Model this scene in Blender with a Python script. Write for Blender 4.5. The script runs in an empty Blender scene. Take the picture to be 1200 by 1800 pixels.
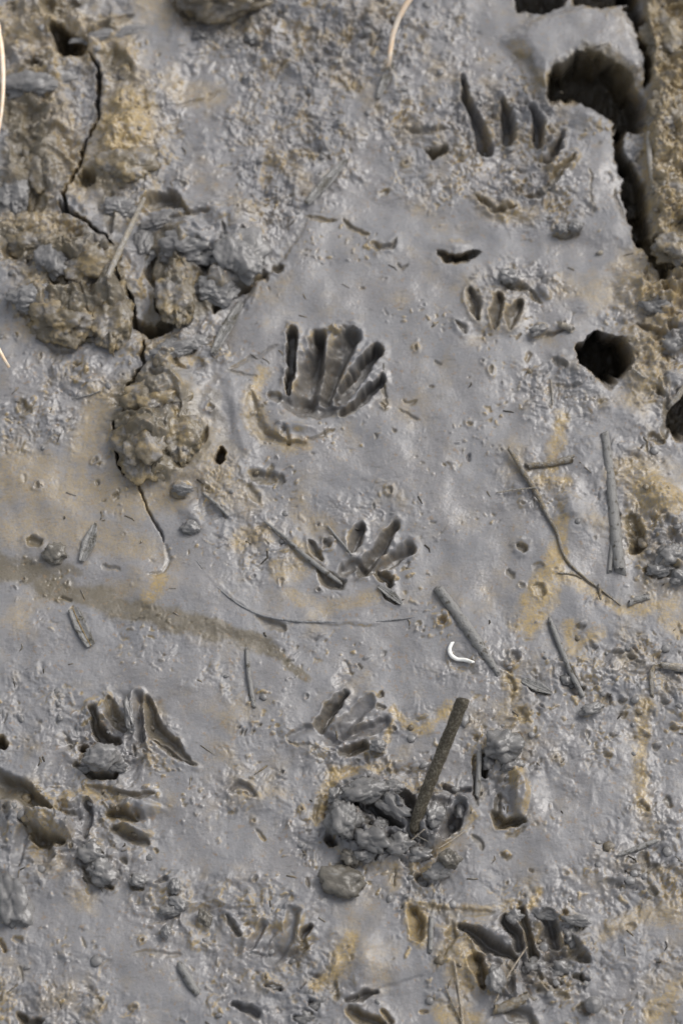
import bpy, bmesh, math, random
import numpy as np
from mathutils import Vector, Matrix, noise as mnoise

random.seed(7)
RNG = np.random.default_rng(11)
scene = bpy.context.scene

# ------------------------------------------------------------------ camera
PITCH = math.radians(64.0)
DIST = 1.8
HALF_W = 0.24
cam_data = bpy.data.cameras.new("camera")
cam = bpy.data.objects.new("camera", cam_data)
scene.collection.objects.link(cam)
CAM = np.array([0.0, -DIST * math.cos(PITCH), DIST * math.sin(PITCH)])
cam.location = CAM
cam.rotation_euler = (math.pi / 2 - PITCH, 0, 0)
cam_data.sensor_fit = 'HORIZONTAL'
cam_data.sensor_width = 24.0
cam_data.lens = 24.0 * DIST / (2 * HALF_W)
cam_data.clip_start = 0.05
cam_data.clip_end = 200
cam_data.dof.use_dof = True
cam_data.dof.focus_distance = 1.735
cam_data.dof.aperture_fstop = 5.0
scene.camera = cam
scene.render.resolution_x = 682
scene.render.resolution_y = 1024

# ------------------------------------------------------------------ sky, sun, exposure
SUN_EL = math.radians(44)
SUN_DIR = Vector((math.cos(SUN_EL) * 0.80, math.cos(SUN_EL) * 0.60, math.sin(SUN_EL)))
world = bpy.data.worlds.new("World")
scene.world = world
world.use_nodes = True
wn = world.node_tree
for n in list(wn.nodes):
    wn.nodes.remove(n)
sky = wn.nodes.new('ShaderNodeTexSky')
sky.sky_type = 'NISHITA'
sky.sun_disc = False
sky.sun_elevation = SUN_EL
sky.sun_rotation = math.atan2(SUN_DIR.x, SUN_DIR.y)
sky.air_density = 1.0
sky.dust_density = 3.0
hsv = wn.nodes.new('ShaderNodeHueSaturation')
hsv.inputs['Saturation'].default_value = 0.30
bg = wn.nodes.new('ShaderNodeBackground')
bg.inputs['Strength'].default_value = 0.115
wo = wn.nodes.new('ShaderNodeOutputWorld')
wn.links.new(sky.outputs[0], hsv.inputs['Color'])
wn.links.new(hsv.outputs[0], bg.inputs['Color'])
wn.links.new(bg.outputs[0], wo.inputs['Surface'])

sun_data = bpy.data.lights.new("sun", 'SUN')
sun_data.energy = 1.05
sun_data.angle = math.radians(38)
sun_data.color = (1.0, 0.965, 0.92)
sun = bpy.data.objects.new("sun", sun_data)
scene.collection.objects.link(sun)
sun.rotation_euler = SUN_DIR.to_track_quat('Z', 'Y').to_euler()

scene.view_settings.view_transform = 'Standard'
scene.view_settings.look = 'None'
scene.view_settings.gamma = 1.0
scene.view_settings.use_curve_mapping = False
scene.view_settings.exposure = 0.53

# ------------------------------------------------------------------ pixel <-> place
S = 0.0004                      # metres per photograph pixel (1200 px wide frame = 0.48 m)
FWD = np.array([0.0, math.cos(PITCH), -math.sin(PITCH)])
UP = np.array([0.0, math.sin(PITCH), math.cos(PITCH)])
K = HALF_W / DIST / 600.0       # tangent per pixel


def ray(px, py):
    d = FWD + np.array([1.0, 0, 0]) * ((px - 600) * K) + UP * ((900 - py) * K)
    return d


def ground_at(px, py, z=0.0):
    d = ray(px, py)
    t = (z - CAM[2]) / d[2]
    return CAM + d * t


def to_pixel(X, Y):
    ry = Y - CAM[1]
    depth = ry * FWD[1] + (-CAM[2]) * FWD[2]
    up = ry * UP[1] + (-CAM[2]) * UP[2]
    ok = depth > 0.9
    dd = np.where(ok, depth, 1.0)
    px = np.where(ok, 600 + X / dd / K, -99999)
    py = np.where(ok, 900 - up / dd / K, 99999)
    return px, py


# ------------------------------------------------------------------ numpy noise
PERM = np.random.default_rng(5).permutation(512).astype(np.int32)
PERM = np.concatenate([PERM, PERM])
GA = np.random.default_rng(6).uniform(0, 2 * np.pi, 512)
GX, GY = np.cos(GA).astype(np.float32), np.sin(GA).astype(np.float32)


def perlin(x, y, seed=0):
    x = x.astype(np.float32) + seed * 37.17
    y = y.astype(np.float32) + seed * 91.73
    xi = np.floor(x); yi = np.floor(y)
    xf = x - xi; yf = y - yi
    xi = xi.astype(np.int32) & 511; yi = yi.astype(np.int32) & 511
    x1 = (xi + 1) & 511; y1 = (yi + 1) & 511
    u = xf * xf * xf * (xf * (xf * 6 - 15) + 10)
    v = yf * yf * yf * (yf * (yf * 6 - 15) + 10)

    def g(a, b, dx, dy):
        h = PERM[PERM[a] + b]
        return GX[h] * dx + GY[h] * dy
    n00 = g(xi, yi, xf, yf); n10 = g(x1, yi, xf - 1, yf)
    n01 = g(xi, y1, xf, yf - 1); n11 = g(x1, y1, xf - 1, yf - 1)
    a = n00 + u * (n10 - n00); b = n01 + u * (n11 - n01)
    return (a + v * (b - a)) * 1.4


def fbm(x, y, seed=0, octaves=4, gain=0.5):
    o = 0; a = 1.0; t = 0
    for i in range(octaves):
        o = o + a * perlin(x * 2 ** i, y * 2 ** i, seed + i * 3)
        t += a; a *= gain
    return o / t


def sstep(a, b, x):
    t = np.clip((x - a) / (b - a), 0, 1)
    return t * t * (3 - 2 * t)


# ------------------------------------------------------------------ ground grid
def axis(lo, hi, step, far, grow):
    mid = np.arange(lo, hi + step * .5, step)
    out = []; d = step; p = hi
    while p < far:
        d *= grow if d < .014 else 1.35; p += d; out.append(p)
    neg = []; d = step; p = lo
    while p > -far:
        d *= grow if d < .014 else 1.35; p -= d; neg.append(p)
    return np.concatenate([np.array(neg[::-1]), mid, np.array(out)])


xs = axis(-0.282, 0.282, 0.00071, 12.0, 1.045)
ys = axis(-0.378, 0.465, 0.00071, 12.0, 1.045)
GXX, GYY = np.meshgrid(xs, ys)
NY, NX = GXX.shape
PXG, PYG = to_pixel(GXX, GYY)
PXG = PXG.astype(np.float32); PYG = PYG.astype(np.float32)
MX = (GXX / S).astype(np.float32); MY = (GYY / S).astype(np.float32)   # ground coordinates in 0.4 mm units
near = (np.maximum(np.abs(GXX) - 0.6, np.abs(GYY) - 0.75).clip(0, None))
FINE = np.exp(-near * 4).astype(np.float32)

H = np.zeros((NY, NX), np.float32)
SH = np.zeros((NY, NX), np.float32)        # how far a burrow runs in under the bank (towards +Y)
OCH = np.zeros((NY, NX), np.float32)
BRN = np.zeros((NY, NX), np.float32)
WET = np.zeros((NY, NX), np.float32)
ROU = np.zeros((NY, NX), np.float32)
# domain warp: makes every outline ragged
W1 = perlin(MX / 42, MY / 42, 1); W2 = perlin(MX / 42, MY / 42, 2)
W3 = perlin(MX / 13, MY / 13, 3); W4 = perlin(MX / 13, MY / 13, 4)
W5 = perlin(MX / 6.5, MY / 6.5, 7); W6 = perlin(MX / 6.5, MY / 6.5, 8)
PX = PXG + 5.5 * W1 + 2.8 * W3 + .8 * W5
PY = PYG + 5.5 * W2 + 2.8 * W4 + .8 * W6
SMO = np.ones((NY, NX), np.float32)        # 0 where a paw pressed the mud slick
CRU = np.zeros((NY, NX), np.float32)       # where the mud is folded into big crumpled clods


def win(x0, y0, x1, y1):
    a = ground_at(x0, y1); b = ground_at(x1, y1); c = ground_at(x0, y0); d = ground_at(x1, y0)
    gx0 = min(a[0], c[0]); gx1 = max(b[0], d[0])
    gy0 = min(a[1], b[1]); gy1 = max(c[1], d[1])
    i0, i1 = np.searchsorted(xs, [gx0, gx1]); j0, j1 = np.searchsorted(ys, [gy0, gy1])
    return slice(max(j0 - 1, 0), j1 + 1), slice(max(i0 - 1, 0), i1 + 1)


def poly_dist(pts, x, y):
    """distance to a polyline and the parameter along it (0..1)"""
    pts = np.array(pts, float)
    seg = np.hypot(*(pts[1:] - pts[:-1]).T); cum = np.concatenate([[0], np.cumsum(seg)]); tot = cum[-1]
    best = np.full(x.shape, 1e9, np.float32); tb = np.zeros(x.shape, np.float32)
    side = np.zeros(x.shape, np.float32); over = np.zeros(x.shape, np.float32); n = len(pts)
    for i in range(len(pts) - 1):
        ax, ay = pts[i]; bx, by = pts[i + 1]
        dx, dy = bx - ax, by - ay; L = dx * dx + dy * dy
        t = np.clip(((x - ax) * dx + (y - ay) * dy) / L, 0, 1)
        d = np.hypot(x - ax - t * dx, y - ay - t * dy)
        m = d < best
        best = np.where(m, d, best)
        tb = np.where(m, (cum[i] + t * seg[i]) / tot, tb)
        pr = (dx * (y - ay) - dy * (x - ax)) / math.sqrt(L)
        end = ((t <= 0) & (i == 0)) | ((t >= 1) & (i == n - 2))
        side = np.where(m, np.where(end, pr, np.sign(pr) * d), side)
        over = np.where(m, np.where(end, np.sqrt(np.clip(d * d - pr * pr, 0, None)), 0), over)
    return best, tb, side, over


def groove(pts, w, depth, wall=0.5, rim=0.0, rimw=7, lens=False, brn=0.0, wet=0.0, och=0.0, shear=0.0, tilt=0.0, lenp=0.6):
    """press a groove along pts; w and depth may be lists along it.  tilt leans the floor so one side is gentle."""
    w = np.atleast_1d(np.array(w, float)); depth = np.atleast_1d(np.array(depth, float))
    m = w.max() + rimw * 3 + 14
    P = np.array(pts, float)
    sl = win(P[:, 0].min() - m, P[:, 1].min() - m, P[:, 0].max() + m, P[:, 1].max() + m)
    x, y = PX[sl], PY[sl]
    d, t, s, ov = poly_dist(pts, x, y)
    ww = np.interp(t, np.linspace(0, 1, len(w)), w); dd = np.interp(t, np.linspace(0, 1, len(depth)), depth)
    Lp = float(np.hypot(*(P[1:] - P[:-1]).T).sum()); wm = w.max(); small = wm < 10.5 and depth.max() < 30 and wet == 0
    if wet == 0 and wm <= 18 and Lp > wm * .9 and depth.max() < 50:
        tt = np.sqrt(np.clip(t * (1 - t) * 9, 0, 1)); ww = ww * (.3 + .7 * tt); dd = dd * (.35 + .65 * tt)
    if small:
        dd = dd * .48; wall = max(wall, .95)
    if wet and not small:
        SMO[sl] = np.minimum(SMO[sl], .15 + .85 * sstep(ww * .6, ww + 3, d))
    if lens:
        ww = ww * np.clip(4 * t * (1 - t), 0.02, 1) ** lenp
    ww = ww * (1 + .13 * W3[sl] + .22 * W1[sl]); dd = dd * (1 + .25 * W1[sl])
    if wet and not small: dd = dd * .76
    brn = brn * .8
    crack_like = depth.max() > 3.2 * wm or shear > 0 or depth.min() < 0
    if crack_like:
        f = 1 - sstep(ww * (1 - np.clip(wall + .2 * W2[sl], .3, 1)), ww + 1.0, d)
    else:
        # a pressed mark: one flank slopes in gently, the other (towards upper right) stands steep
        dx, dy = P[-1] - P[0]; k = 1.0 if (-dy * .85 - dx * .5) > 0 else -1.0
        q = s * k / np.maximum(ww, .5)
        pk = .42 + .25 * W2[sl]
        f = sstep(-1.3, pk, q) ** .8 * (1 - sstep(pk, 1.15, q)) * (1 - sstep(.0, .95, ov / np.maximum(ww, .5)))
    H[sl] -= f * dd
    if shear:
        SH[sl] += f * dd * shear
    if not rim and 6 < wm < 26 and depth.min() > 8 and not crack_like: rim = 1.4
    if rim:
        e = (d - ww) / rimw
        H[sl] += rim * np.exp(-(e - 0.4) ** 2 * 1.6) * (1 + 0.9 * W3[sl]) * (d > ww * .4)
    g = 1 - sstep(ww * 0.7, ww + 3, d)
    if brn: BRN[sl] = np.maximum(BRN[sl], g * brn)
    if wet: WET[sl] = np.maximum(WET[sl], g * wet)
    if och: OCH[sl] = np.maximum(OCH[sl], (1 - sstep(ww, ww + 16, d)) * och)


def bump(cx, cy, rx, ry, h, rot=0, flat=1.0, crumb=0.0, brn=0, och=0, wet=0, soft=1.0):
    """raise (or sink, h<0) a rounded lump; flat>1 gives a flatter top with steeper sides"""
    m = max(rx, ry) * 1.6 + 14
    sl = win(cx - m, cy - m, cx + m, cy + m)
    x = PX[sl] - cx; y = PY[sl] - cy
    c, s_ = math.cos(math.radians(rot)), math.sin(math.radians(rot))
    u = (x * c + y * s_) / rx; v = (-x * s_ + y * c) / ry
    r = np.sqrt(u * u + v * v)
    if flat > 1:
        f = 1 - sstep(1 - 1.0 / flat, 1.0, r)
    else:
        f = np.exp(-(r * 1.5) ** 2 * soft)
    H[sl] += h * f * (1 + crumb * W3[sl])
    if brn: BRN[sl] = np.maximum(BRN[sl], brn * (1 - sstep(.6, 1.15, r)))
    if och: OCH[sl] = np.maximum(OCH[sl], och * (1 - sstep(.5, 1.2, r)))
    if wet: WET[sl] = np.maximum(WET[sl], wet * (1 - sstep(.7, 1.1, r)))


def in_poly(poly, x, y):
    poly = np.array(poly, float); n = len(poly)
    ins = np.zeros(x.shape, bool); j = n - 1
    for i in range(n):
        xi, yi = poly[i]; xj, yj = poly[j]
        if yi != yj:
            c = ((yi > y) != (yj > y)) & (x < (xj - xi) * (y - yi) / (yj - yi) + xi)
            ins ^= c
        j = i
    return ins


def plateau(poly, h, edge=10, brn=0, och=0, wet=0, shear=0, inner=True, rough=0, slope=(0, 0), crumple=0):
    """raise / sink everything inside a polygon, with a wall `edge` px wide"""
    P = np.array(poly, float); m = edge + 22
    x0, y0, x1, y1 = P[:, 0].min(), P[:, 1].min(), P[:, 0].max(), P[:, 1].max()
    sl = win(x0 - m, y0 - m, x1 + m, y1 + m)
    x, y = PX[sl], PY[sl]
    d, _, _, _ = poly_dist(list(poly) + [poly[0]], x, y)
    ins = in_poly(poly, x, y)
    sd = np.where(ins, d, -d)
    f = sstep(-edge * .5, edge * .5, sd)
    hh = h + slope[0] * (x - (x0 + x1) / 2) + slope[1] * (y - (y0 + y1) / 2)
    H[sl] += hh * f
    if shear: SH[sl] += -hh * f * shear
    g = sstep(-6, 8, sd)
    if brn: BRN[sl] = np.maximum(BRN[sl], g * brn)
    if och: OCH[sl] = np.maximum(OCH[sl], g * och)
    if wet: WET[sl] = np.maximum(WET[sl], g * wet)
    if rough: ROU[sl] = np.maximum(ROU[sl], g * rough)
    if crumple: CRU[sl] = np.maximum(CRU[sl], sstep(-20, 26, sd) * crumple)


def stain(arr, pts, w, a, soft=1.0, nscale=30):
    """a smear of another colour of mud, with a ragged outline"""
    w = np.atleast_1d(np.array(w, float)); P = np.array(pts, float)
    m = w.max() * 2.2 + 20
    sl = win(P[:, 0].min() - m, P[:, 1].min() - m, P[:, 0].max() + m, P[:, 1].max() + m)
    x, y = PX[sl], PY[sl]
    if len(pts) == 1:
        d = np.hypot(x - P[0, 0], y - P[0, 1]); ww = w[0]
    else:
        d, t, _, _ = poly_dist(pts, x, y)
        ww = np.interp(t, np.linspace(0, 1, len(w)), w)
    n = fbm(MX[sl] / nscale, MY[sl] / nscale, 60, 4, .6)
    f = 1 - sstep(ww * (1 - .75 * soft), ww * 1.35, d + n * ww * 1.0)
    arr[sl] = np.maximum(arr[sl], f * a)


# ---- roughness of the mud: where it is churned into crumbs
for (cx, cy, rx, ry, a) in [
        (570, 60, 230, 110, 1), (520, 240, 130, 120, .75), (730, 215, 90, 80, .6), (890, 240, 130, 110, .95),
        (760, 300, 90, 60, .5), (470, 330, 80, 110, .7), (940, 340, 100, 60, .9), 
        (180, 250, 170, 150, .55), (60, 130, 130, 150, .75), (60, 420, 110, 160, .7), (1185, 300, 70, 400, 1), (40, 745, 110, 45, .75), (170, 665, 120, 45, .6),
        (980, 690, 90, 60, .55), (1160, 600, 80, 170, .75), (960, 850, 90, 60, .4), (1120, 1200, 130, 90, .65),
        (1130, 1520, 110, 110, .65), (690, 1430, 125, 90, 1), (880, 1330, 70, 80, .7), (200, 1300, 90, 80, .7),
        (110, 1460, 150, 120, .6), (60, 1780, 150, 90, .65), (340, 1590, 130, 70, .5), (500, 1740, 140, 80, .6),
        (930, 1690, 140, 90, .85), (410, 860, 80, 70, .4), (1160, 960, 60, 60, .95), (450, 960, 80, 60, .45),
        (900, 500, 90, 40, .5), (1010, 1330, 80, 60, .35), (740, 1560, 90, 60, .6), (640, 890, 110, 40, .2),
        (1110, 860, 80, 100, .4), (250, 1120, 200, 60, .12), (1080, 1700, 120, 90, .4), (330, 620, 80, 60, .6),
        (60, 1250, 90, 80, .4), (470, 1280, 70, 40, .25), (900, 1180, 130, 50, .4), (440, 1390, 90, 40, .4), (600, 1350, 80, 50, .5)]:
    sl = win(cx - rx * 1.7, cy - ry * 1.7, cx + rx * 1.7, cy + ry * 1.7)
    r = np.hypot((PX[sl] - cx) / rx, (PY[sl] - cy) / ry) + 0.35 * W1[sl] + .25 * W3[sl]
    ROU[sl] = np.maximum(ROU[sl], a * (1 - sstep(.45, 1.35, r)))
inside = sstep(-140, -10, PXG) * (1 - sstep(1210, 1340, PXG)) * sstep(-200, -20, PYG) * (1 - sstep(1820, 2000, PYG))
ROU = np.maximum(ROU, (1 - inside) * sstep(-.25, .35, fbm(MX / 210, MY / 210, 70, 3)) * .8)

ROU = np.maximum(ROU, sstep(1020, 1250, PYG) * .42 * sstep(.0, .4, fbm(MX / 100, MY / 100, 72, 3)))
ROU = np.maximum(ROU, sstep(900, 1050, PXG) * (1 - sstep(700, 800, -PYG + 1500)) * .3 * sstep(-.1, .4, fbm(MX / 90, MY / 90, 74, 3)))
# ---- rolling base
H += 12 * fbm(MX / 330, MY / 330, 20, 3)
H += 5.0 * perlin(MX / 80, MY / 80, 24) + 1.6 * perlin(MX / 36, MY / 36, 25)
H += 26 * (1 - inside) * fbm(MX / 260, MY / 260, 27, 3) * FINE

# ---- the dug-over bank at upper left
plateau([(-80, -60), (300, -60), (330, 90), (300, 200), (270, 350), (200, 420), (110, 390), (100, 355), (150, 270), (175, 180), (155, 95), (60, 60), (-80, 100)], 14, 30)
bump(222, 235, 62, 90, 34, 10, och=.95)
bump(195, 315, 50, 40, 16, och=.6)
bump(215, 110, 38, 40, 16); bump(60, 130, 80, 50, 20); bump(60, 290, 60, 90, 24, brn=.6); bump(15, 330, 40, 60, 18, brn=.3)
bump(60, 400, 60, 40, 14, och=.6); bump(20, 520, 60, 50, 14)
bump(100, 40, 60, 34, 20); bump(190, 55, 60, 18, 20, -14)
for b in [(150, 460, 70, 60, 44, 20, .45), (120, 545, 60, 60, 38, 0, .6), (195, 535, 50, 80, 42, -10, .5), (90, 450, 40, 46, 26, 0, .2), (60, 530, 40, 34, 18, 0, .2)]:
    bump(b[0], b[1], b[2], b[3], b[4], b[5], brn=b[6])
for g in [([(110, 440), (125, 500), (118, 590)], 9), ([(165, 430), (178, 500), (200, 590)], 8), ([(140, 500), (150, 560), (170, 600)], 7), ([(210, 470), (225, 540)], 6), ([(85, 500), (80, 560)], 8)]:
    groove(g[0], [g[1] * .6, g[1], g[1] * .6], 15, .9, brn=.6)
CRU_EXTRA = 1
for b in [(335, 425, 58, 42, 40, 10, 0), (312, 510, 46, 66, 48, 0, .6), (415, 440, 52, 62, 42, 20, 0), (380, 500, 46, 40, 34, 0, .3), (360, 380, 60, 30, 16, 0, 0), (420, 380, 50, 40, 12, 0, 0)]:
    bump(b[0], b[1], b[2], b[3], b[4], b[5], brn=b[6])
for g in [([(345, 430), (360, 480), (350, 540)], 12, .5), ([(300, 455), (320, 480), (330, 520)], 8, .6), ([(385, 470), (395, 430), (390, 400)], 7, .1), ([(425, 410), (435, 460), (425, 490)], 7, .1), ([(290, 400), (320, 385), (370, 380)], 7, .3)]:
    groove(g[0], [g[1] * .5, g[1], g[1] * .6], 18, .9, brn=g[2])
stain(BRN, [(290, 430), (300, 550), (380, 540)], [28, 26, 16], .9)
for b in [(268, 690, 62, 52, 34, -20, .5), (248, 770, 54, 70, 46, 0, .75), (300, 760, 60, 74, 30, 0, .6), (310, 690, 50, 40, 20, 0, .2), (275, 820, 40, 34, 22, 0, .6)]:
    bump(b[0], b[1], b[2], b[3], b[4], b[5], brn=b[6])
groove([(262, 655), (300, 700), (312, 740)], [8, 16, 10], 12, 1, brn=.5)
stain(BRN, [(240, 700), (250, 790), (290, 820)], [36, 46, 34], .9, .4); stain(BRN, [(330, 720), (345, 800)], [26, 22], .6, .6)
stain(BRN, [(110, 450), (130, 540), (200, 570)], [34, 48, 38], .85, .5); stain(BRN, [(190, 470), (220, 560)], [24, 22], .8, .5); stain(BRN, [(290, 440), (300, 540), (270, 570)], [26, 30, 20], .85, .5)
stain(BRN, [(40, 200), (60, 300), (60, 350)], [36, 36, 26], .85, .5); stain(BRN, [(20, 420), (60, 450)], [30, 24], .6); stain(BRN, [(190, 110), (220, 140)], [20, 20], .6)
stain(BRN, [(150, 320), (190, 330), (200, 400)], [18, 22, 14], .6)
bump(370, 700, 90, 60, 14); bump(350, 820, 70, 60, 12, och=.4)
bump(300, 625, 50, 26, 18, -20); bump(330, 600, 30, 18, 14)
bump(360, 55, 60, 30, 10)
groove([(385, 160), (330, 185), (290, 190), (230, 215)], [3, 5, 4, 2], 9, .9)
groove([(250, 360), (300, 350), (330, 385)], [14, 16, 8], [22, 30, 14], .7, brn=.5)
groove([(195, 345), (196, 420)], [7, 5], 18, .8, brn=.4)
groove([(270, 440), (262, 480), (290, 560)], [8, 6, 10], [24, 18, 30], .7, brn=.6)
groove([(40, 200), (60, 330), (45, 360)], [26, 30, 16], [16, 20, 10], 1, brn=.75)
groove([(10, 440), (40, 450)], [18, 14], 16, .9, brn=.6)
groove([(20, 10), (22, 25)], 8, 14, .8, brn=.6)
groove([(75, 20), (110, 25), (140, 10)], [16, 18, 10], [18, 20, 10], .8, brn=.7)
groove([(40, 115), (62, 120), (78, 128)], [8, 14, 5], 20, .7, brn=.6)
groove([(138, 75), (170, 72), (240, 32)], [8, 11, 4], [12, 16, 6], .7, brn=.45)
groove([(195, 105), (215, 130)], [20, 22], 18, .9, brn=.7)
groove([(100, 60), (118, 80), (142, 92)], [14, 19, 14], [50, 75, 55], .45, brn=.6, shear=.4)
# the long crack down the left
crack = [(157, 103), (170, 120), (180, 142), (173, 175), (171, 220), (152, 258), (146, 280), (130, 318), (112, 350), (120, 378), (150, 398), (188, 422), (195, 450), (208, 495), (232, 530), (240, 560)]
groove(crack, [2.5, 4, 4.5, 3.5, 4, 4, 2.5, 2, 4, 3, 2.2, 2.5, 3, 2.2, 3, 3.5], 45, .5, shear=.3)
groove([(103, 358), (122, 380), (135, 390)], [3, 8, 4], 40, .6)
groove([(140, 318), (160, 322), (170, 330)], [12, 14, 5], 34, .7, brn=.5)
groove([(235, 565), (270, 582), (310, 570)], [7, 14, 9], [36, 60, 36], .5, brn=.5)
groove([(252, 600), (246, 622), (255, 640), (238, 658), (224, 690), (214, 722)], [3.5, 3, 2, 3, 3, 2], 40, .5, shear=.3)
groove([(200, 745), (200, 775), (212, 815), (236, 842), (243, 850)], [2, 3, 6, 7, 2.5], [30, 40, 60, 60, 40], .6, shear=.3)
groove([(240, 845), (252, 872), (258, 895), (272, 918), (290, 950)], [2, 2.4, 1.6, 2.2, 1.2], 28, .5)
groove([(292, 955), (296, 985), (284, 1005), (262, 1014)], [4, 6, 5, 4], 7, .9, brn=.2)
groove([(375, 553), (400, 525), (440, 500), (470, 480)], [5, 10, 8, 3], [22, 30, 26, 10], .8, brn=.5)
groove([(480, 475), (497, 468)], [9, 7], 22, .7, brn=.8)
groove([(330, 655), (300, 645)], [4, 6], 14, .7); groove([(285, 632), (312, 640)], [5, 10], [18, 28], .7, brn=.5)
groove([(455, 420), (452, 470), (470, 500)], [8, 11, 7], 8, .9)

# ---- edge of the smooth slab, its slow swell
plateau([(385, 600), (430, 520), (500, 450), (545, 385), (640, 390), (740, 430), (860, 460), (930, 640), (820, 760), (660, 820), (430, 800), (400, 700)], 7, 110)
groove([(392, 585), (432, 516), (500, 448), (545, 385)], [7, 8, 8, 5], [7, 9, 9, 5], 1, brn=.15)
groove([(535, 380), (560, 388), (592, 388)], [3, 6, 2], 12, .6, brn=.5)
groove([(602, 386), (625, 402), (648, 415)], [3, 5, 3], 12, .7, brn=.6)
groove([(656, 428), (668, 438), (690, 432), (694, 420)], [4, 5, 5, 3], 12, .7, brn=.5, rim=3)
groove([(700, 462), (706, 470), (718, 464)], [3, 4, 3], 9, .7, brn=.4)
groove([(672, 335), (676, 342)], 8, 12, .8, brn=.5)
groove([(405, 655), (440, 632), (490, 614)], [2, 5, 2], 7, .8, brn=.25); groove([(400, 658), (450, 662)], [3, 2], 6, .8, brn=.3)

# ---- burrow, chasm and wall at upper right
plateau([(1140, -80), (1420, -80), (1420, 560), (1200, 500), (1160, 470), (1146, 420), (1138, 300), (1142, 150), (1126, 60)], 36, 24, brn=.25, och=.75, rough=.7, crumple=.9)
stain(OCH, [(1180, 0), (1190, 200), (1180, 450)], [50, 60, 60], .9)
plateau([(897, 75), (940, 40), (1010, 20), (1100, 22), (1118, 60), (1132, 110), (1132, 150), (1105, 145), (1060, 112), (1015, 112), (975, 135), (960, 175), (925, 110)], 26, 44)
groove([(1108, -30), (1110, 20), (1126, 60), (1138, 110), (1138, 155)], [16, 12, 10, 10, 5], 110, .35, shear=.45, brn=.5)
plateau([(890, -60), (1010, -60), (985, -2), (955, 22), (915, 16)], -150, 14, brn=.6, shear=.45)
plateau([(1005, -40), (1110, -40), (1108, 8), (1050, 15), (1012, 12)], -90, 14, brn=.6, shear=.45)
plateau([(966, 178), (976, 135), (1015, 108), (1055, 112), (1098, 140), (1128, 190), (1128, 222), (1092, 222), (1062, 196), (1020, 178)], -150, 18, brn=.8, shear=.5)
groove([(1092, 212), (1086, 258), (1098, 296)], [13, 8, 10], [110, 80, 90], .45, shear=.4, brn=.6)
groove([(1100, 286), (1114, 330), (1122, 390), (1130, 424)], [10, 19, 19, 15], [70, 110, 120, 100], .45, shear=.4, brn=.7)
groove([(1130, 420), (1146, 452), (1168, 484)], [9, 8, 9], [80, 70, 50], .45, shear=.4, brn=.6)
stain(BRN, [(972, 170), (985, 130), (1020, 104), (1060, 106), (1105, 140)], [14, 16, 16, 14, 12], .6)
bump(1035, 210, 30, 30, 16); plateau([(1000, 190), (1070, 215), (1085, 300), (1098, 400), (1060, 430), (1000, 400), (985, 300)], 7, 40)
groove([(1036, 300), (1040, 380)], [2, 2], 6, .8, brn=.5)
groove([(1080, 330), (1094, 385)], [2, 3], 7, .8, brn=.5)
groove([(900, 100), (925, 112), (940, 150), (960, 170)], [5, 8, 8, 8], [8, 16, 12, 14], .9, brn=.4)
groove([(1150, 430), (1180, 470), (1240, 480)], [9, 12, 10], 40, .6, brn=.6)
groove([(1172, 320), (1182, 324)], 5, 22, .7)

# ---- paw print at upper right
bump(892, 235, 100, 92, -20, 0, 1.2); bump(880, 305, 80, 40, -8)
groove([(812, 138), (816, 168), (834, 205), (852, 252)], [5, 8, 13, 17], [30, 44, 58, 52], .7, rim=5, wet=.3)
groove([(880, 172), (892, 205), (895, 240)], [6, 13, 11], [26, 48, 30], .7, rim=5, wet=.3)
groove([(930, 186), (945, 215), (947, 250)], [6, 13, 11], [26, 50, 36], .7, rim=5, wet=.3)
groove([(985, 235), (978, 262), (962, 285)], [5, 9, 7], [14, 24, 14], .7, rim=6, wet=.2)
groove([(830, 300), (880, 330), (940, 318), (985, 290)], [8, 10, 10, 8], [-6, -10, -10, -6], .9)
bump(868, 205, 16, 36, 8, 10); bump(920, 215, 18, 38, 9)
groove([(832, 345), (870, 370), (905, 366)], [3, 6, 2], 12, .8, rim=6, brn=.6, och=.4)
groove([(918, 342), (955, 345), (985, 300), (1010, 275)], [4, 7, 8, 5], 12, .9, rim=7, brn=.6)
groove([(985, 240), (965, 280), (948, 285)], [5, 7, 4], 14, .8, rim=4, brn=.6)
groove([(748, 262), (765, 268), (785, 258)], [4, 11, 6], [16, 36, 16], .6, brn=.6)
groove([(710, 228), (740, 232), (780, 228)], [5, 8, 5], 14, .9, rim=3, brn=.35)
for c in [(985, 403, 12), (1010, 400, 13), (1000, 408, 8)]:
    bump(c[0], c[1], c[2], c[2] * .9, 13, 0, 1.6)
groove([(972, 412), (985, 418), (1015, 414), (1024, 398)], [2, 4, 4, 3], 9, .8, brn=.6)
# undercut hole beside it
groove([(768, 440), (785, 456), (808, 455), (842, 446)], [6, 10, 9, 4], [16, 44, 40, 12], .7, shear=.5, brn=.5)
bump(800, 432, 44, 14, 8)

# ---- small clear print on the right
groove([(829, 512), (835, 540), (838, 568)], [8, 10, 7], [16, 22, 24], .55, rim=3, lens=True, lenp=.35, brn=.45, wet=.5, och=.3)
groove([(878, 518), (872, 545), (866, 580)], [10, 11, 7], [22, 20, 12], .55, rim=3, lens=True, lenp=.35, brn=.55, wet=.5, och=.3)
groove([(916, 528), (902, 552), (890, 580)], [13, 13, 8], [20, 17, 12], .55, rim=3, lens=True, lenp=.35, brn=.6, wet=.5, och=.3)
groove([(800, 572), (812, 580), (815, 592)], [3, 5, 3], 9, .8, rim=3, brn=.5)
groove([(846, 582), (850, 590)], 4, 9, .8); groove([(905, 600), (912, 585)], 3, 9, .8, brn=.4)
bump(893, 485, 18, 14, 16, 0, 1.6); bump(915, 500, 22, 10, 14, 20, 1.5); bump(945, 580, 22, 12, 14, -30, 1.5); bump(958, 512, 20, 10, 10, 40, 1.5)
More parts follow.
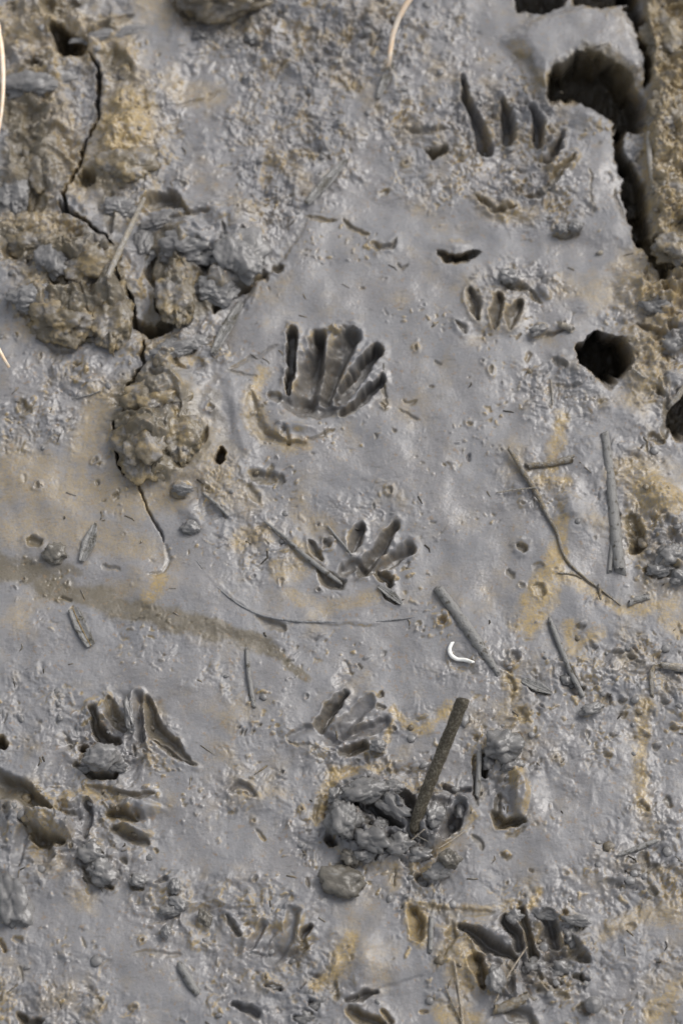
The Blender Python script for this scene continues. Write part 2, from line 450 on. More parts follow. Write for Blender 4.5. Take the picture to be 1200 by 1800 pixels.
groove([(880, 498), (905, 510), (930, 513), (950, 530)], [3, 4, 4, 5], 14, .7, brn=.7)
groove([(935, 590), (965, 588), (990, 578)], [5, 6, 3], 16, .8, brn=.5)
groove([(930, 620), (925, 640)], [6, 4], 9, .8, brn=.4); groove([(972, 632), (995, 648)], [7, 5], 16, .7, brn=.5)
groove([(978, 676), (998, 682), (1020, 678)], [3, 5, 5], 10, .8, brn=.3)

# ---- crab hole on the right
plateau([(1018, 608), (1042, 590), (1064, 593), (1090, 598), (1106, 626), (1098, 652), (1072, 678), (1050, 662), (1022, 640)], -190, 14, brn=.7, wet=.4, shear=.5)
bump(1010, 650, 22, 60, 12, -55)
plateau([(1195, 690), (1300, 680), (1300, 780), (1195, 770), (1175, 735)], -120, 14, brn=.7, shear=.5)
bump(1160, 520, 60, 40, 22, crumb=.8, och=.8); bump(1190, 580, 50, 40, 24, crumb=.8); bump(1130, 610, 40, 22, 14); bump(1155, 660, 60, 28, 16)
groove([(1120, 565), (1150, 585), (1185, 600)], [5, 8, 6], 22, .7, brn=.5); groove([(1150, 680), (1172, 700), (1170, 770)], [5, 8, 8], 24, .7, brn=.5)
groove([(1140, 760), (1165, 775)], [6, 9], 16, .8, brn=.5)
groove([(1105, 620), (1120, 630)], 6, 12, .8)

# ---- the big clear print
groove([(514, 586), (511, 632), (506, 694)], [10, 9, 4], [46, 56, 38], .4, rim=4, wet=.6, brn=.3)
groove([(562, 590), (550, 640), (538, 698)], [11, 21, 21], [62, 58, 32], .5, rim=2, wet=.7, brn=.4)
groove([(612, 592), (586, 644), (570, 696)], [22, 21, 16], [50, 58, 30], .5, rim=3, wet=.7, brn=.4)
groove([(662, 619), (630, 656), (598, 700)], [12, 16, 13], [50, 56, 28], .5, rim=3, wet=.7, brn=.35)
groove([(670, 668), (640, 698), (604, 729)], [9, 11, 8], [34, 42, 26], .5, rim=3, wet=.6, brn=.3)
bump(548, 712, 66, 24, -17, 6, 1.5, wet=.8)
groove([(490, 708), (540, 722), (600, 724)], [10, 14, 8], [4, 8, 4], 1, wet=.8, brn=.3)
bump(528, 750, 52, 13, 9, 6)
groove([(672, 672), (678, 700), (676, 722)], [4, 3, 3], 9, .8, brn=.6)
bump(590, 582, 20, 8, 9, 10, 1.6, crumb=1); bump(622, 580, 16, 8, 9, 0, 1.6, crumb=1); bump(540, 600, 14, 9, 6)
groove([(472, 700), (490, 706)], [8, 12], 9, .9, brn=.3)
groove([(440, 690), (446, 735), (470, 768), (505, 786), (540, 784)], [10, 13, 12, 9, 4], [6, 8, 10, 10, 6], .9, brn=.35, och=.5)
groove([(494, 750), (510, 786)], [6, 5], 9, .7, rim=2); groove([(540, 776), (565, 768), (590, 756)], [3, 4, 2], 8, .8, brn=.3)
stain(OCH, [(462, 655), (448, 700)], [14, 12], 1.0)
for a in [((705, 705), (720, 710), (735, 702)), ((695, 718), (710, 726), (736, 738)), ((762, 635), (770, 642)), ((755, 682), (766, 682)), ((655, 765), (662, 772)), ((632, 508), (642, 506)), ((690, 758), (698, 760))]:
    groove(list(a), [2, 4, 2][:len(a)], 8, .8, brn=.45)
groove([(362, 752), (358, 780)], [4, 6], 28, .6, lens=False)
groove([(388, 800), (386, 814)], [8, 8], 60, .4, shear=.4)
groove([(820, 808), (828, 800)], [4, 3], 14, .7)
groove([(440, 830), (470, 840), (500, 845)], [10, 14, 6], 9, .9, brn=.55); groove([(435, 855), (455, 880)], [7, 6], 9, .9, brn=.5)
groove([(380, 690), (395, 760), (420, 800)], [26, 22, 14], [4, 5, 3], 1); stain(BRN, [(375, 700), (390, 770), (430, 800)], [14, 14, 10], .4)

# ---- print in the middle
groove([(636, 920), (626, 942), (612, 972)], [13, 14, 8], [24, 26, 14], .55, lens=True, lenp=.45, rim=3, wet=.7, brn=.35)
groove([(695, 922), (672, 955), (635, 1002)], [8, 13, 11], [22, 26, 16], .55, rim=3, tilt=-.3, wet=.6, brn=.5)
groove([(719, 962), (690, 982), (645, 1006)], [13, 12, 7], [28, 20, 10], .55, rim=3, tilt=-.3, wet=.6, brn=.4)
groove([(543, 948), (556, 970), (568, 986)], [6, 9, 4], [16, 22, 10], .6, rim=3, brn=.6)
groove([(572, 944), (580, 958)], [6, 9], 14, .7, rim=4, brn=.4)
groove([(602, 1005), (622, 985), (640, 995)], [9, 10, 7], 12, .7, wet=.6, brn=.4)
groove([(560, 1000), (580, 1015), (597, 1024)], [5, 14, 12], [8, 22, 24], .7, wet=.4, brn=.5)
groove([(665, 1008), (685, 1018), (688, 1026)], [7, 12, 6], 22, .6, wet=.4, brn=.6, rim=2)
groove([(672, 1038), (690, 1048), (704, 1061)], [4, 9, 4], 22, .6, brn=.6)
groove([(712, 990), (718, 994)], 5, 10, .8)
bump(628, 1000, 46, 24, -12, -20, 1.3, wet=.6); bump(600, 1290, 54, 22, -10, 0, 1.3, wet=.6); bump(215, 1300, 70, 40, -10, 20, 1.2, wet=.3); bump(930, 1690, 90, 44, -14, 0, 1.2, wet=.4); bump(862, 590, 52, 18, -6, 0, 1.2); bump(490, 1678, 54, 20, -8, 0, 1.2, wet=.4)
# long buried rootlet ridge
groove([(340, 990), (380, 1030), (440, 1075), (500, 1090), (580, 1093), (680, 1092), (740, 1085)], [4, 5, 5, 6, 5, 4, 3], [-1, -2, -3, -4, -3, -2, -1], .9)
groove([(448, 1084), (480, 1098), (500, 1106)], [4, 9, 9], [5, 14, 22], .8, brn=.4)
groove([(500, 1097), (600, 1101), (660, 1098)], [4, 4, 2], 4, .9)
groove([(770, 1086), (782, 1090)], [9, 8], 20, .6, rim=4)

# ---- the brown run of silt
stain(BRN, [(-40, 990), (70, 1015), (150, 1045), (290, 1090), (400, 1112), (470, 1135), (540, 1195)], [20, 24, 22, 22, 17, 17, 7], .85, .8, 60)
stain(BRN, [(-20, 985), (60, 990), (140, 1005)], [12, 16, 8], .5)
bump(110, 1020, 150, 40, -4, 14); bump(420, 1125, 90, 18, -4, 12)
bump(20, 1110, 120, 50, 6); bump(330, 1040, 120, 40, 5)
groove([(105, 1044), (125, 1050)], [4, 3], 10, .8, brn=.5)
groove([(50, 945), (72, 956)], [9, 7], 16, .8, brn=.8)
groove([(168, 840), (170, 850)], [4, 5], 12, .7, brn=.5); groove([(198, 870), (208, 868)], 5, 12, .8, brn=.4)
groove([(180, 998), (212, 1000)], [5, 4], 9, .8, brn=.2)
bump(340, 905, 46, 22, 10, 40); groove([(355, 870), (400, 905)], [4, 6], -6, .9)
groove([(36, 705), (55, 730)], [6, 8], 12, .7, brn=.5)
bump(318, 862, 22, 12, 12, 0, 1.6); groove([(300, 868), (325, 874)], 4, 10, .8, brn=.3)

# ---- print at the left, low
groove([(160, 1245), (168, 1275), (185, 1300), (205, 1302)], [6, 9, 13, 8], [12, 30, 48, 24], .6, rim=3, brn=.6, wet=.3)
groove([(186, 1228), (200, 1255), (222, 1285)], [8, 14, 10], [12, 20, 14], .8, rim=3, brn=.6)
groove([(245, 1225), (240, 1255), (252, 1300)], [8, 10, 7], [14, 16, 12], .6, rim=4, wet=.5)
bump(232, 1240, 12, 30, 10)
groove([(258, 1232), (268, 1270), (290, 1305), (345, 1345)], [9, 13, 13, 3], [22, 28, 22, 6], .75, tilt=-.7, brn=.65, wet=.3)
groove([(270, 1300), (310, 1330), (345, 1348)], [3, 4, 2], 12, .7, rim=3)
groove([(238, 1310), (236, 1330)], [3, 3], 16, .7)
groove([(138, 1312), (150, 1320)], [8, 8], 36, .5)
bump(180, 1332, 36, 26, 18, 0, 1.8, crumb=.4); groove([(130, 1345), (165, 1365), (200, 1366), (212, 1352)], [7, 9, 8, 5], [16, 28, 30, 14], .7, brn=.6)
groove([(110, 1290), (126, 1314)], [3, 6], 8, .8, brn=.5); groove([(-5, 1300), (6, 1318)], 13, 40, .6, brn=.5)
# print below it
groove([(-30, 1360), (20, 1388), (60, 1410), (90, 1428)], [18, 24, 20, 6], [26, 34, 30, 10], .8, tilt=-.5, brn=.75, wet=.3)
groove([(95, 1424), (130, 1432)], [4, 6], 14, .8, brn=.5)
bump(88, 1446, 60, 30, 30, 14, 1.3); groove([(42, 1455), (70, 1472), (110, 1480)], [7, 12, 8], [14, 26, 20], .8, brn=.75)
bump(122, 1452, 14, 24, 12); groove([(152, 1415), (155, 1450), (148, 1472)], [8, 9, 6], 16, .7, rim=5, wet=.5)
groove([(155, 1385), (190, 1395), (230, 1402), (275, 1397)], [5, 8, 8, 4], [10, 18, 16, 10], .7, rim=3, brn=.5)
bump(240, 1420, 56, 16, 22, 4, 1.2); groove([(188, 1430), (205, 1430), (240, 1440)], [10, 12, 4], [20, 22, 8], .8, brn=.6)
bump(235, 1460, 38, 12, 24, 10, 1.3); groove([(195, 1458), (212, 1464), (262, 1482)], [8, 9, 8], [24, 24, 18], .7, brn=.5)
bump(165, 1495, 24, 18, 14, 20, 1.5, crumb=.6); groove([(150, 1490), (170, 1503), (182, 1500)], [5, 8, 5], 18, .7, brn=.6)
bump(170, 1530, 30, 26, 14, 40, 1.5, crumb=.6); groove([(145, 1525), (160, 1545), (200, 1560)], [5, 8, 4], 16, .7, brn=.6)
groove([(215, 1510), (222, 1520)], 4, 12, .8, brn=.6); groove([(270, 1490), (278, 1500)], 3, 10, .8, brn=.6)
bump(245, 1545, 16, 14, 8); groove([(231, 1540), (236, 1560), (252, 1565)], [3, 6, 5], 16, .7, brn=.6)
groove([(270, 1552), (295, 1548)], [4, 7], 18, .7, rim=3)
bump(295, 1600, 22, 14, 10); bump(360, 1620, 18, 20, 12, 0, 1.5); bump(290, 1640, 8, 12, 12, 0, 1.5)
groove([(235, 1680), (290, 1680), (318, 1678)], [4, 6, 5], [4, 7, 9], .9, brn=.3)
bump(20, 1450, 20, 60, 12); groove([(8, 1420), (14, 1446)], [5, 6], 18, .7, rim=3)
groove([(40, 1470), (30, 1520)], [12, 9], 8, .8, wet=.5)

# ---- print in the middle, low
groove([(604, 1220), (585, 1246), (563, 1276)], [5, 11, 11], [22, 34, 30], .6, tilt=-.6, rim=3, wet=.6, brn=.45)
groove([(648, 1232), (625, 1255), (600, 1282)], [13, 15, 12], [9, 12, 12], .7, rim=4, wet=.7)
groove([(676, 1268), (650, 1282), (605, 1292)], [11, 10, 8], [13, 12, 9], .6, rim=4, wet=.7)
groove([(505, 1300), (540, 1285), (590, 1300)], [6, 12, 14], [6, 10, 14], .9, wet=.6)
groove([(598, 1322), (620, 1316), (640, 1312)], [6, 11, 8], [12, 28, 26], .6, brn=.5, wet=.4)
groove([(641, 1325), (649, 1342)], [3, 2], 12, .7)
bump(665, 1312, 13, 13, 12, 0, 1.5); groove([(652, 1316), (664, 1322), (676, 1312)], 3, 9, .7, brn=.5)
groove([(668, 1218), (674, 1224)], 5, 14, .7, brn=.5); groove([(664, 1240), (676, 1246)], 4, 10, .8, brn=.5)
bump(560, 1320, 60, 12, 6, 8); groove([(500, 1303), (560, 1318)], [2, 4], 8, .8, brn=.35)
for a in [(418, 1282), (424, 1288), (432, 1290), (446, 1288), (455, 1276)]:
    groove([a, (a[0] + 3, a[1] + 3)], 4, 10, .8, brn=.45)
groove([(606, 1160), (612, 1175), (616, 1190)], [3, 4, 2], 6, .9, brn=.3); groove([(628, 1166), (636, 1174)], 4, 9, .8, brn=.35)
groove([(672, 1142), (674, 1154)], 3, 7, .8, brn=.3); groove([(552, 1120), (558, 1124)], 3, 7, .8)

# ---- churned pile round the leaning stick
plateau([(590, 1380), (640, 1350), (700, 1385), (740, 1400), (800, 1395), (830, 1410), (815, 1460), (760, 1500), (700, 1520), (640, 1520), (600, 1490), (575, 1440)], 16, 26, wet=.75, rough=1)
bump(605, 1440, 30, 44, 16, 0, 1.5, crumb=.6); bump(640, 1395, 44, 24, 14, 0, 1.5, crumb=.8); bump(700, 1420, 40, 18, 14, 30, 1.4, crumb=.8)
bump(655, 1475, 30, 22, 14, 20, 1.5, crumb=.5); bump(700, 1480, 26, 20, 14, 0, 1.5, crumb=.6); bump(760, 1430, 22, 24, 10, 0, 1.5, crumb=.8); bump(812, 1420, 16, 22, 16, 0, 1.5, crumb=.8)
groove([(650, 1416), (675, 1440), (702, 1466)], [8, 11, 7], [30, 46, 36], .5, wet=.4, brn=.2)
groove([(615, 1422), (630, 1412)], [8, 7], 44, .5)
groove([(700, 1395), (722, 1420), (716, 1432)], [8, 15, 10], [20, 44, 30], .6, wet=.4, brn=.3)
groove([(808, 1425), (795, 1450), (780, 1470)], [9, 17, 10], [34, 56, 24], .6, wet=.4)
groove([(640, 1440), (655, 1465)], [7, 6], 18, .7, brn=.5); groove([(658, 1480), (662, 1515)], [6, 4], 20, .6)
groove([(575, 1470), (592, 1485)], [5, 6], 30, .6); groove([(700, 1515), (712, 1518)], 6, 22, .6)
groove([(780, 1380), (800, 1395), (825, 1392)], [5, 7, 5], 14, .8, wet=.3)
bump(785, 1515, 20, 14, 20, 0, 1.5, wet=.5); bump(800, 1512, 12, 11, 14, 0, 1.5, brn=.4)
bump(760, 1535, 30, 16, 12, 0, 1.4, crumb=.5); groove([(735, 1540), (745, 1555)], [7, 8], 24, .6, wet=.4); groove([(770, 1545), (790, 1535)], [4, 6], 16, .7)
groove([(830, 1470), (845, 1485), (850, 1495)], [4, 6, 3], 10, .8, brn=.55)
stain(OCH, [(590, 1360), (570, 1400), (556, 1440)], [16, 12, 10], .9); stain(OCH, [(680, 1345), (610, 1355)], [10, 10], .7)
groove([(560, 1395), (555, 1440)], [5, 5], 9, .8, brn=.5)

# ---- knobs right of the pile
bump(882, 1318, 38, 34, 22, 0, 1.7, crumb=.35, wet=.3); groove([(880, 1335), (905, 1345)], [3, 5], 12, .7)
bump(912, 1395, 20, 60, 24, -4, 1.5); bump(935, 1400, 26, 44, 10)
groove([(862, 1425), (880, 1446), (902, 1447), (928, 1448)], [9, 10, 9, 4], [14, 30, 26, 14], .75, brn=.75)
groove([(880, 1395), (872, 1430)], [5, 9], 14, .8, brn=.6)
groove([(852, 1330), (850, 1370)], [8, 8], 30, .6, brn=.3); groove([(838, 1330), (834, 1400), (836, 1420)], [3, 4, 4], 16, .7, brn=.4)
groove([(885, 1468), (905, 1470), (925, 1458)], [3, 4, 3], 6, .9, brn=.6)
bump(888, 1503, 11, 8, 7, 0, 1.5); groove([(876, 1498), (888, 1512), (898, 1504)], 3, 9, .8, brn=.6)
groove([(928, 1528), (938, 1531)], 3, 12, .7); groove([(1030, 1765), (1024, 1775), (1034, 1782)], 8, 16, .8, brn=.6); bump(1042, 1768, 15, 15, 14, 0, 1.5)

# ---- print at lower right
bump(860, 1640, 50, 24, 12, 15); bump(820, 1700, 44, 60, 12, och=.6)
groove([(804, 1628), (830, 1642), (860, 1662), (905, 1682)], [5, 11, 15, 7], [18, 34, 40, 18], .65, tilt=.4, wet=.6, brn=.45)
groove([(885, 1622), (900, 1640), (912, 1665)], [10, 14, 10], [24, 36, 24], .6, rim=3, wet=.7, brn=.35)
groove([(914, 1600), (925, 1640), (940, 1680)], [6, 10, 8], [12, 30, 30], .7, brn=.65, wet=.3)
groove([(962, 1612), (968, 1650), (972, 1664)], [12, 16, 12], [26, 46, 36], .6, wet=.7, brn=.3)
groove([(995, 1600), (985, 1622)], [5, 7], 24, .6); groove([(1028, 1632), (1004, 1636)], [4, 6], 16, .7, brn=.5)
groove([(990, 1640), (1010, 1670), (1038, 1690)], [9, 14, 5], [20, 22, 10], .8, brn=.65)
groove([(1005, 1718), (1026, 1722)], [6, 8], 28, .6, brn=.6); groove([(1020, 1715), (1034, 1726)], 4, 20, .7)
groove([(835, 1680), (845, 1710), (852, 1735)], [11, 13, 8], [16, 26, 22], .7, brn=.55)
plateau([(862, 1712), (878, 1698), (888, 1735), (892, 1748), (860, 1748)], 18, 8); groove([(893, 1700), (900, 1745)], [8, 10], [18, 14], .7, brn=.4)
groove([(936, 1690), (950, 1720)], [5, 5], 16, .8, brn=.6); groove([(945, 1738), (980, 1748), (1000, 1755)], [6, 8, 4], 12, .8, brn=.5)
bump(985, 1745, 44, 9, 9, 4); bump(930, 1755, 20, 12, 10); groove([(920, 1725), (980, 1735), (1030, 1730)], [3, 4, 3], -7, .8)
bump(960, 1605, 34, 12, 14, 5, 1.5); bump(1010, 1620, 26, 10, 10)
groove([(895, 1775), (920, 1790), (925, 1840)], [10, 22, 24], [14, 18, 16], .8, brn=.5, wet=.4)
stain(OCH, [(945, 1570), (930, 1600)], [12, 10], .9); stain(OCH, [(900, 1590), (850, 1600), (740, 1595)], [6, 7, 6], .6)
groove([(720, 1598), (735, 1625), (738, 1660)], [10, 15, 8], [14, 20, 10], .85, brn=.45, och=.9)
groove([(750, 1596), (790, 1608), (870, 1604)], [6, 8, 4], 8, .9, brn=.45); groove([(790, 1620), (795, 1650), (770, 1685), (765, 1700)], [6, 8, 7, 4], [10, 16, 16, 8], .7, brn=.5, och=.4)
bump(775, 1635, 24, 16, 9)
groove([(915, 1575), (918, 1582)], 5, 12, .8); groove([(1086, 1606), (1080, 1610)], 6, 6, .9)

# ---- lower middle
groove([(395, 1608), (412, 1635), (425, 1650)], [4, 6, 4], 18, .7, rim=3, brn=.5)
groove([(463, 1628), (448, 1650), (436, 1672)], [7, 9, 7], [9, 11, 8], .8, rim=5, wet=.4)
groove([(436, 1680), (475, 1684)], [4, 4], 14, .7)
groove([(516, 1610), (505, 1650), (482, 1690)], [12, 13, 10], [8, 12, 9], .8, rim=5, wet=.5)
groove([(546, 1628), (530, 1648)], [5, 7], [22, 26], .6, wet=.5); groove([(528, 1655), (536, 1670)], [7, 9], 14, .8, brn=.6)
bump(640, 1690, 46, 70, 16, 20); stain(OCH, [(620, 1650), (590, 1700), (560, 1730)], [22, 22, 14], .85)
bump(725, 1705, 80, 50, 6)
groove([(608, 1758), (635, 1753), (664, 1745)], [6, 9, 4], [20, 26, 16], .6, wet=.4, brn=.4); groove([(664, 1740), (720, 1728), (750, 1722)], [5, 6, 2], 4, .9)
groove([(588, 1725), (592, 1760)], [5, 5], 14, .8, brn=.4)
groove([(612, 1770), (640, 1795), (680, 1810)], [10, 14, 12], 22, .7, brn=.6); groove([(668, 1775), (690, 1800)], [5, 8], 18, .7, brn=.5)
groove([(410, 1765), (450, 1785)], [5, 9], 22, .6, wet=.4); groove([(540, 1760), (562, 1770)], [6, 9], 24, .6, rim=4); groove([(515, 1788), (535, 1800)], [6, 10], 20, .7, rim=3)
groove([(460, 1735), (495, 1742)], [4, 7], 16, .7, rim=4); groove([(525, 1742), (540, 1728)], [3, 3], 12, .7)
groove([(732, 1782), (748, 1782)], [4, 5], 14, .7); groove([(540, 1712), (565, 1716)], [4, 5], 12, .8)
groove([(535, 1545), (542, 1562)], [3, 3], 9, .8, rim=2, brn=.5); groove([(534, 1498), (532, 1508)], 4, 9, .8, brn=.5)
groove([(448, 1460), (466, 1480)], [3, 4], 9, .8, brn=.4)
groove([(405, 1390), (415, 1382), (435, 1385), (447, 1402)], [4, 7, 6, 4], 9, .8, wet=.4, rim=3); groove([(430, 1398), (440, 1404)], 4, 12, .7)
groove([(694, 1530), (694, 1560)], [4, 3], 8, .8, brn=.6, och=.5)
groove([(715, 1560), (716, 1576)], [5, 4], 12, .8)
groove([(35, 1700), (38, 1730)], [3, 3], 8, .8, brn=.5); groove([(30, 1780), (50, 1800), (75, 1795)], [8, 12, 9], 18, .8, brn=.6)
groove([(155, 1735), (180, 1770)], [6, 4], 7, .9, brn=.55); groove([(-5, 1650), (12, 1675)], 6, 22, .6); groove([(22, 1648), (40, 1656)], [4, 6], 14, .7)

# ---- right middle: soft ochre ribs and pits
bump(1150, 870, 60, 44, 18, 20, och=.8); bump(1130, 830, 40, 30, 8); bump(1000, 890, 24, 50, 12, 10); bump(1160, 920, 40, 60, 22, 20, crumb=.3)
groove([(1110, 905), (1120, 960), (1108, 970)], [14, 16, 8], [14, 24, 14], .9, brn=.7, och=.6); bump(1185, 985, 40, 40, 22, crumb=.9)
groove([(1130, 1000), (1160, 1010), (1190, 1005)], [6, 9, 8], 20, .7, brn=.4)
groove([(905, 955), (925, 968)], [6, 6], 16, .7, brn=.7, rim=3); groove([(890, 1004), (905, 1012)], [6, 5], 10, .8, brn=.5); groove([(935, 998), (955, 996)], [8, 6], 8, .9, brn=.3)
groove([(945, 1030), (950, 1055)], [10, 10], 10, .9, brn=.5, och=.9); stain(OCH, [(985, 920), (975, 990), (945, 1060), (925, 1100)], [12, 22, 30, 26], .9)
stain(OCH, [(960, 1000), (1040, 1040), (1090, 1075), (1180, 1060)], [14, 12, 12, 20], .7); stain(OCH, [(1000, 1100), (1005, 1140), (1060, 1110)], [16, 14, 10], .7)
groove([(900, 1150), (910, 1165)], [6, 8], 12, .8, rim=4); groove([(880, 1165), (900, 1180)], 5, 12, .8)
groove([(985, 1180), (1000, 1205), (1020, 1215)], [14, 14, 8], 14, .8, wet=.5); groove([(1055, 1235), (1072, 1230)], [9, 9], 18, .8, brn=.4); bump(1040, 1250, 22, 12, 10, -20, 1.4, crumb=.6)
groove([(925, 1205), (960, 1222)], [7, 5], 18, .7, brn=.4); groove([(895, 1190), (900, 1215)], [8, 7], 10, .9, brn=.6, och=.8)
groove([(910, 1250), (925, 1268)], [10, 8], 10, .9, brn=.45, och=.8)
for a in [(1105, 1150), (1110, 1140), (1085, 1147), (1120, 1160), (1150, 1150), (1040, 1133), (1020, 1100), (1070, 1290), (1090, 1230), (1130, 1290), (1065, 1325), (1095, 1250), (1165, 1230), (1180, 1280), (1150, 1310)]:
    bump(a[0] + 4, a[1] - 3, 12, 6, 5, (a[0] * 7) % 90 - 45, 1.2, crumb=1.4); groove([(a[0] - 3, a[1] + 2), (a[0] + 4, a[1] + 6), (a[0] + 11, a[1] + 3)], [2, 4, 2], 9, .8, brn=.4)
stain(OCH, [(1130, 1240), (1125, 1330), (1130, 1420)], [18, 12, 22], .7); stain(OCH, [(1190, 1100), (1150, 1060)], [20, 16], .6)
stain(OCH, [(1200, 1600), (1130, 1610), (1060, 1640)], [30, 24, 16], .5); stain(OCH, [(1150, 1780), (1190, 1740)], [24, 24], .7)
stain(OCH, [(690, 1250), (740, 1290), (790, 1240)], [8, 12, 10], .8); stain(OCH, [(690, 1265), (680, 1300)], [8, 8], .9)
stain(OCH, [(500, 1000), (540, 985), (520, 960)], [26, 22, 16], .55); stain(OCH, [(425, 950), (470, 935)], [22, 18], .6); stain(OCH, [(500, 1040), (570, 1070), (660, 1045)], [12, 14, 14], .45)
stain(OCH, [(990, 730), (980, 770), (970, 820)], [12, 16, 14], .8); stain(OCH, [(960, 840), (985, 850)], [20, 16], .8); stain(OCH, [(820, 1790), (780, 1780)], [30, 26], .7)
stain(OCH, [(830, 1680), (812, 1710)], [16, 14], .9); stain(OCH, [(285, 1020), (262, 1050)], [16, 16], .8)
groove([(1170, 1400), (1180, 1420)], 6, 12, .8, brn=.5); groove([(1120, 1410), (1140, 1425)], 7, 12, .8, brn=.6)
groove([(1128, 1500), (1135, 1530), (1160, 1520)], [9, 10, 8], [14, 18, 14], .8, brn=.5); groove([(1140, 1560), (1158, 1568)], [8, 8], 14, .8, brn=.6)
groove([(1065, 1550), (1095, 1558)], [7, 7], 10, .9, brn=.3); groove([(1100, 1625), (1115, 1632)], [6, 7], 10, .8)

# ---- large ochre washes on the drier ground
for p in [([(40, 60), (200, 60), (230, 150)], [60, 50, 40], .55), ([(20, 150), (80, 170), (150, 330)], [50, 40, 40], .45), ([(20, 420), (100, 430), (60, 560)], [40, 50, 40], .5),
          ([(10, 830), (100, 850), (250, 880), (300, 870)], [60, 60, 50, 40], .46), ([(20, 920), (150, 930), (260, 970)], [40, 44, 26], .40), ([(180, 700), (150, 790)], [40, 40], .5),
          ([(260, 600), (320, 630)], [30, 26], .5), ([(400, 860), (440, 880)], [40, 30], .35), ([(1110, 480), (1150, 560), (1120, 690)], [40, 50, 40], .55), ([(1110, 830), (1180, 870)], [40, 40], .6),
          ([(330, 20), (260, 20)], [40, 30], .5), ([(370, 170), (300, 150)], [30, 30], .4), ([(520, 300), (540, 330)], [20, 18], .4), ([(660, 190), (640, 150)], [16, 16], .3),
          ([(340, 770), (380, 830)], [40, 36], .5), ([(860, 370), (930, 380)], [20, 20], .35)]:
    stain(OCH, p[0], p[1], p[2], 1.0, 45)

# ---- crumbs, pits, pores: the churned texture
for (cx, cy, rx, ry, a) in [(150, 500, 110, 120, .8), (360, 460, 110, 100, .6), (60, 280, 110, 180, .6), (90, 60, 140, 90, .6), (240, 250, 80, 120, .4), (690, 1430, 120, 80, .75),
                            (110, 1450, 140, 70, .4), (930, 1680, 120, 70, .4), (1160, 580, 80, 140, .6), (1170, 950, 70, 90, .6), (320, 640, 80, 50, .5), (262, 755, 78, 95, .75), (190, 1300, 110, 80, .5), (110, 1460, 150, 90, .55), (930, 1690, 140, 90, .5), (480, 1660, 110, 70, .4), (350, 1600, 120, 60, .4), (560, 60, 220, 90, .35)]:
    sl = win(cx - rx * 1.6, cy - ry * 1.6, cx + rx * 1.6, cy + ry * 1.6)
    r = np.hypot((PX[sl] - cx) / rx, (PY[sl] - cy) / ry) + .3 * W1[sl]
    CRU[sl] = np.maximum(CRU[sl], a * (1 - sstep(.4, 1.3, r)))
ux = MX + 16 * fbm(MX / 50, MY / 50, 90, 2) + 2 * W5; uy = MY + 16 * fbm(MX / 50, MY / 50, 92, 2) + 2 * W6
patch = sstep(-.35, .3, fbm(MX / 95, MY / 95, 94, 3))
RF = ROU * FINE * (.25 + .65 * patch)
# rounded lumps of several sizes, creased between
H += SMO * RF * (13 * np.abs(perlin(ux / 40, uy / 40, 33)) + 6.5 * np.abs(perlin(ux / 23, uy / 23, 30)) + 1.6 * np.abs(perlin(ux / 11, uy / 11, 31)) - 6)
# torn little ledges
led = fbm(ux / 46, uy / 46, 96, 4, .55); led2 = fbm(ux / 24, uy / 24, 97, 3, .55)
H += SMO * FINE * (.04 + .9 * ROU) * (6 * sstep(-.02, .05, led) + 5 * sstep(.16, .21, led) - 5 * sstep(.20, .27, -led)) * (.4 + .6 * patch)
H += SMO * RF * (5 * sstep(.05, .13, led2) - 7 * sstep(.22, .33, -led2))
# big folds of the crumpled clods
fold = 1 - np.abs(fbm(ux / 72, uy / 95, 98, 3, .5)) * 2.6
fold2 = np.abs(fbm(ux / 38, uy / 30, 99, 3, .5))
H += SMO * FINE * CRU * (24 * fold + 26 * fold2 - 16 + 40 * fbm(MX / 90, MY / 90, 120, 2))
# pores and chips
chip = fbm(ux / 15, uy / 15, 101, 2); cm = sstep(.0, .35, fbm(MX / 130, MY / 130, 102, 2) + ROU * .5)
H -= SMO * FINE * 3.2 * sstep(.30, .60, chip) * (.05 + cm * .8)
H += SMO * FINE * 4.5 * sstep(.32, .55, -chip) * (.05 + cm * .8)
OCH = np.maximum(OCH, FINE * .7 * sstep(.28, .5, np.abs(chip)) * (.15 + cm) * sstep(-.2, .3, perlin(MX / 60, MY / 60, 103)))
BRN = np.maximum(BRN, FINE * .45 * sstep(.38, .56, chip) * (.15 + cm))
H += (0.12 + ROU) * FINE * 1.1 * fbm(MX / 14, MY / 14, 36, 3)
# faint drag lines over the smooth mud
ang = math.radians(18)
la = MX * math.cos(ang) + MY * math.sin(ang); lb = -MX * math.sin(ang) + MY * math.cos(ang)
H += FINE * 1.0 * fbm(la / 90, lb / 15, 40, 4, .6)
H += FINE * .22 * perlin(MX / 4.5, MY / 4.5, 44)
# scattered small scars: a nick with a lip
dens = RNG.random(1500)
for i in range(420):
    x = RNG.uniform(-60, 1260); y = RNG.uniform(-40, 1840)
    j = min(np.searchsorted(ys, ground_at(x, y)[1]), NY - 1); k = min(np.searchsorted(xs, ground_at(x, y)[0]), NX - 1)
    if dens[i] > 0.22 + 1.2 * ROU[j, k]:
        continue
    s_ = RNG.uniform(2.0, 5.5); a = RNG.uniform(0, math.pi); L = s_ * RNG.uniform(.6, 2.6)
    groove([(x, y), (x + L * math.cos(a), y + L * math.sin(a))], [s_, s_ * .6], RNG.uniform(2, 6), 1.0, rim=RNG.uniform(0, 4), rimw=4, brn=RNG.uniform(0, .55), och=RNG.uniform(-.3, .35) if RNG.random() < .5 else 0)
OCH = np.clip(OCH, 0, 1)
OCH = np.maximum(OCH, (1 - inside) * sstep(.0, .5, fbm(MX / 160, MY / 160, 80, 4)) * .6)
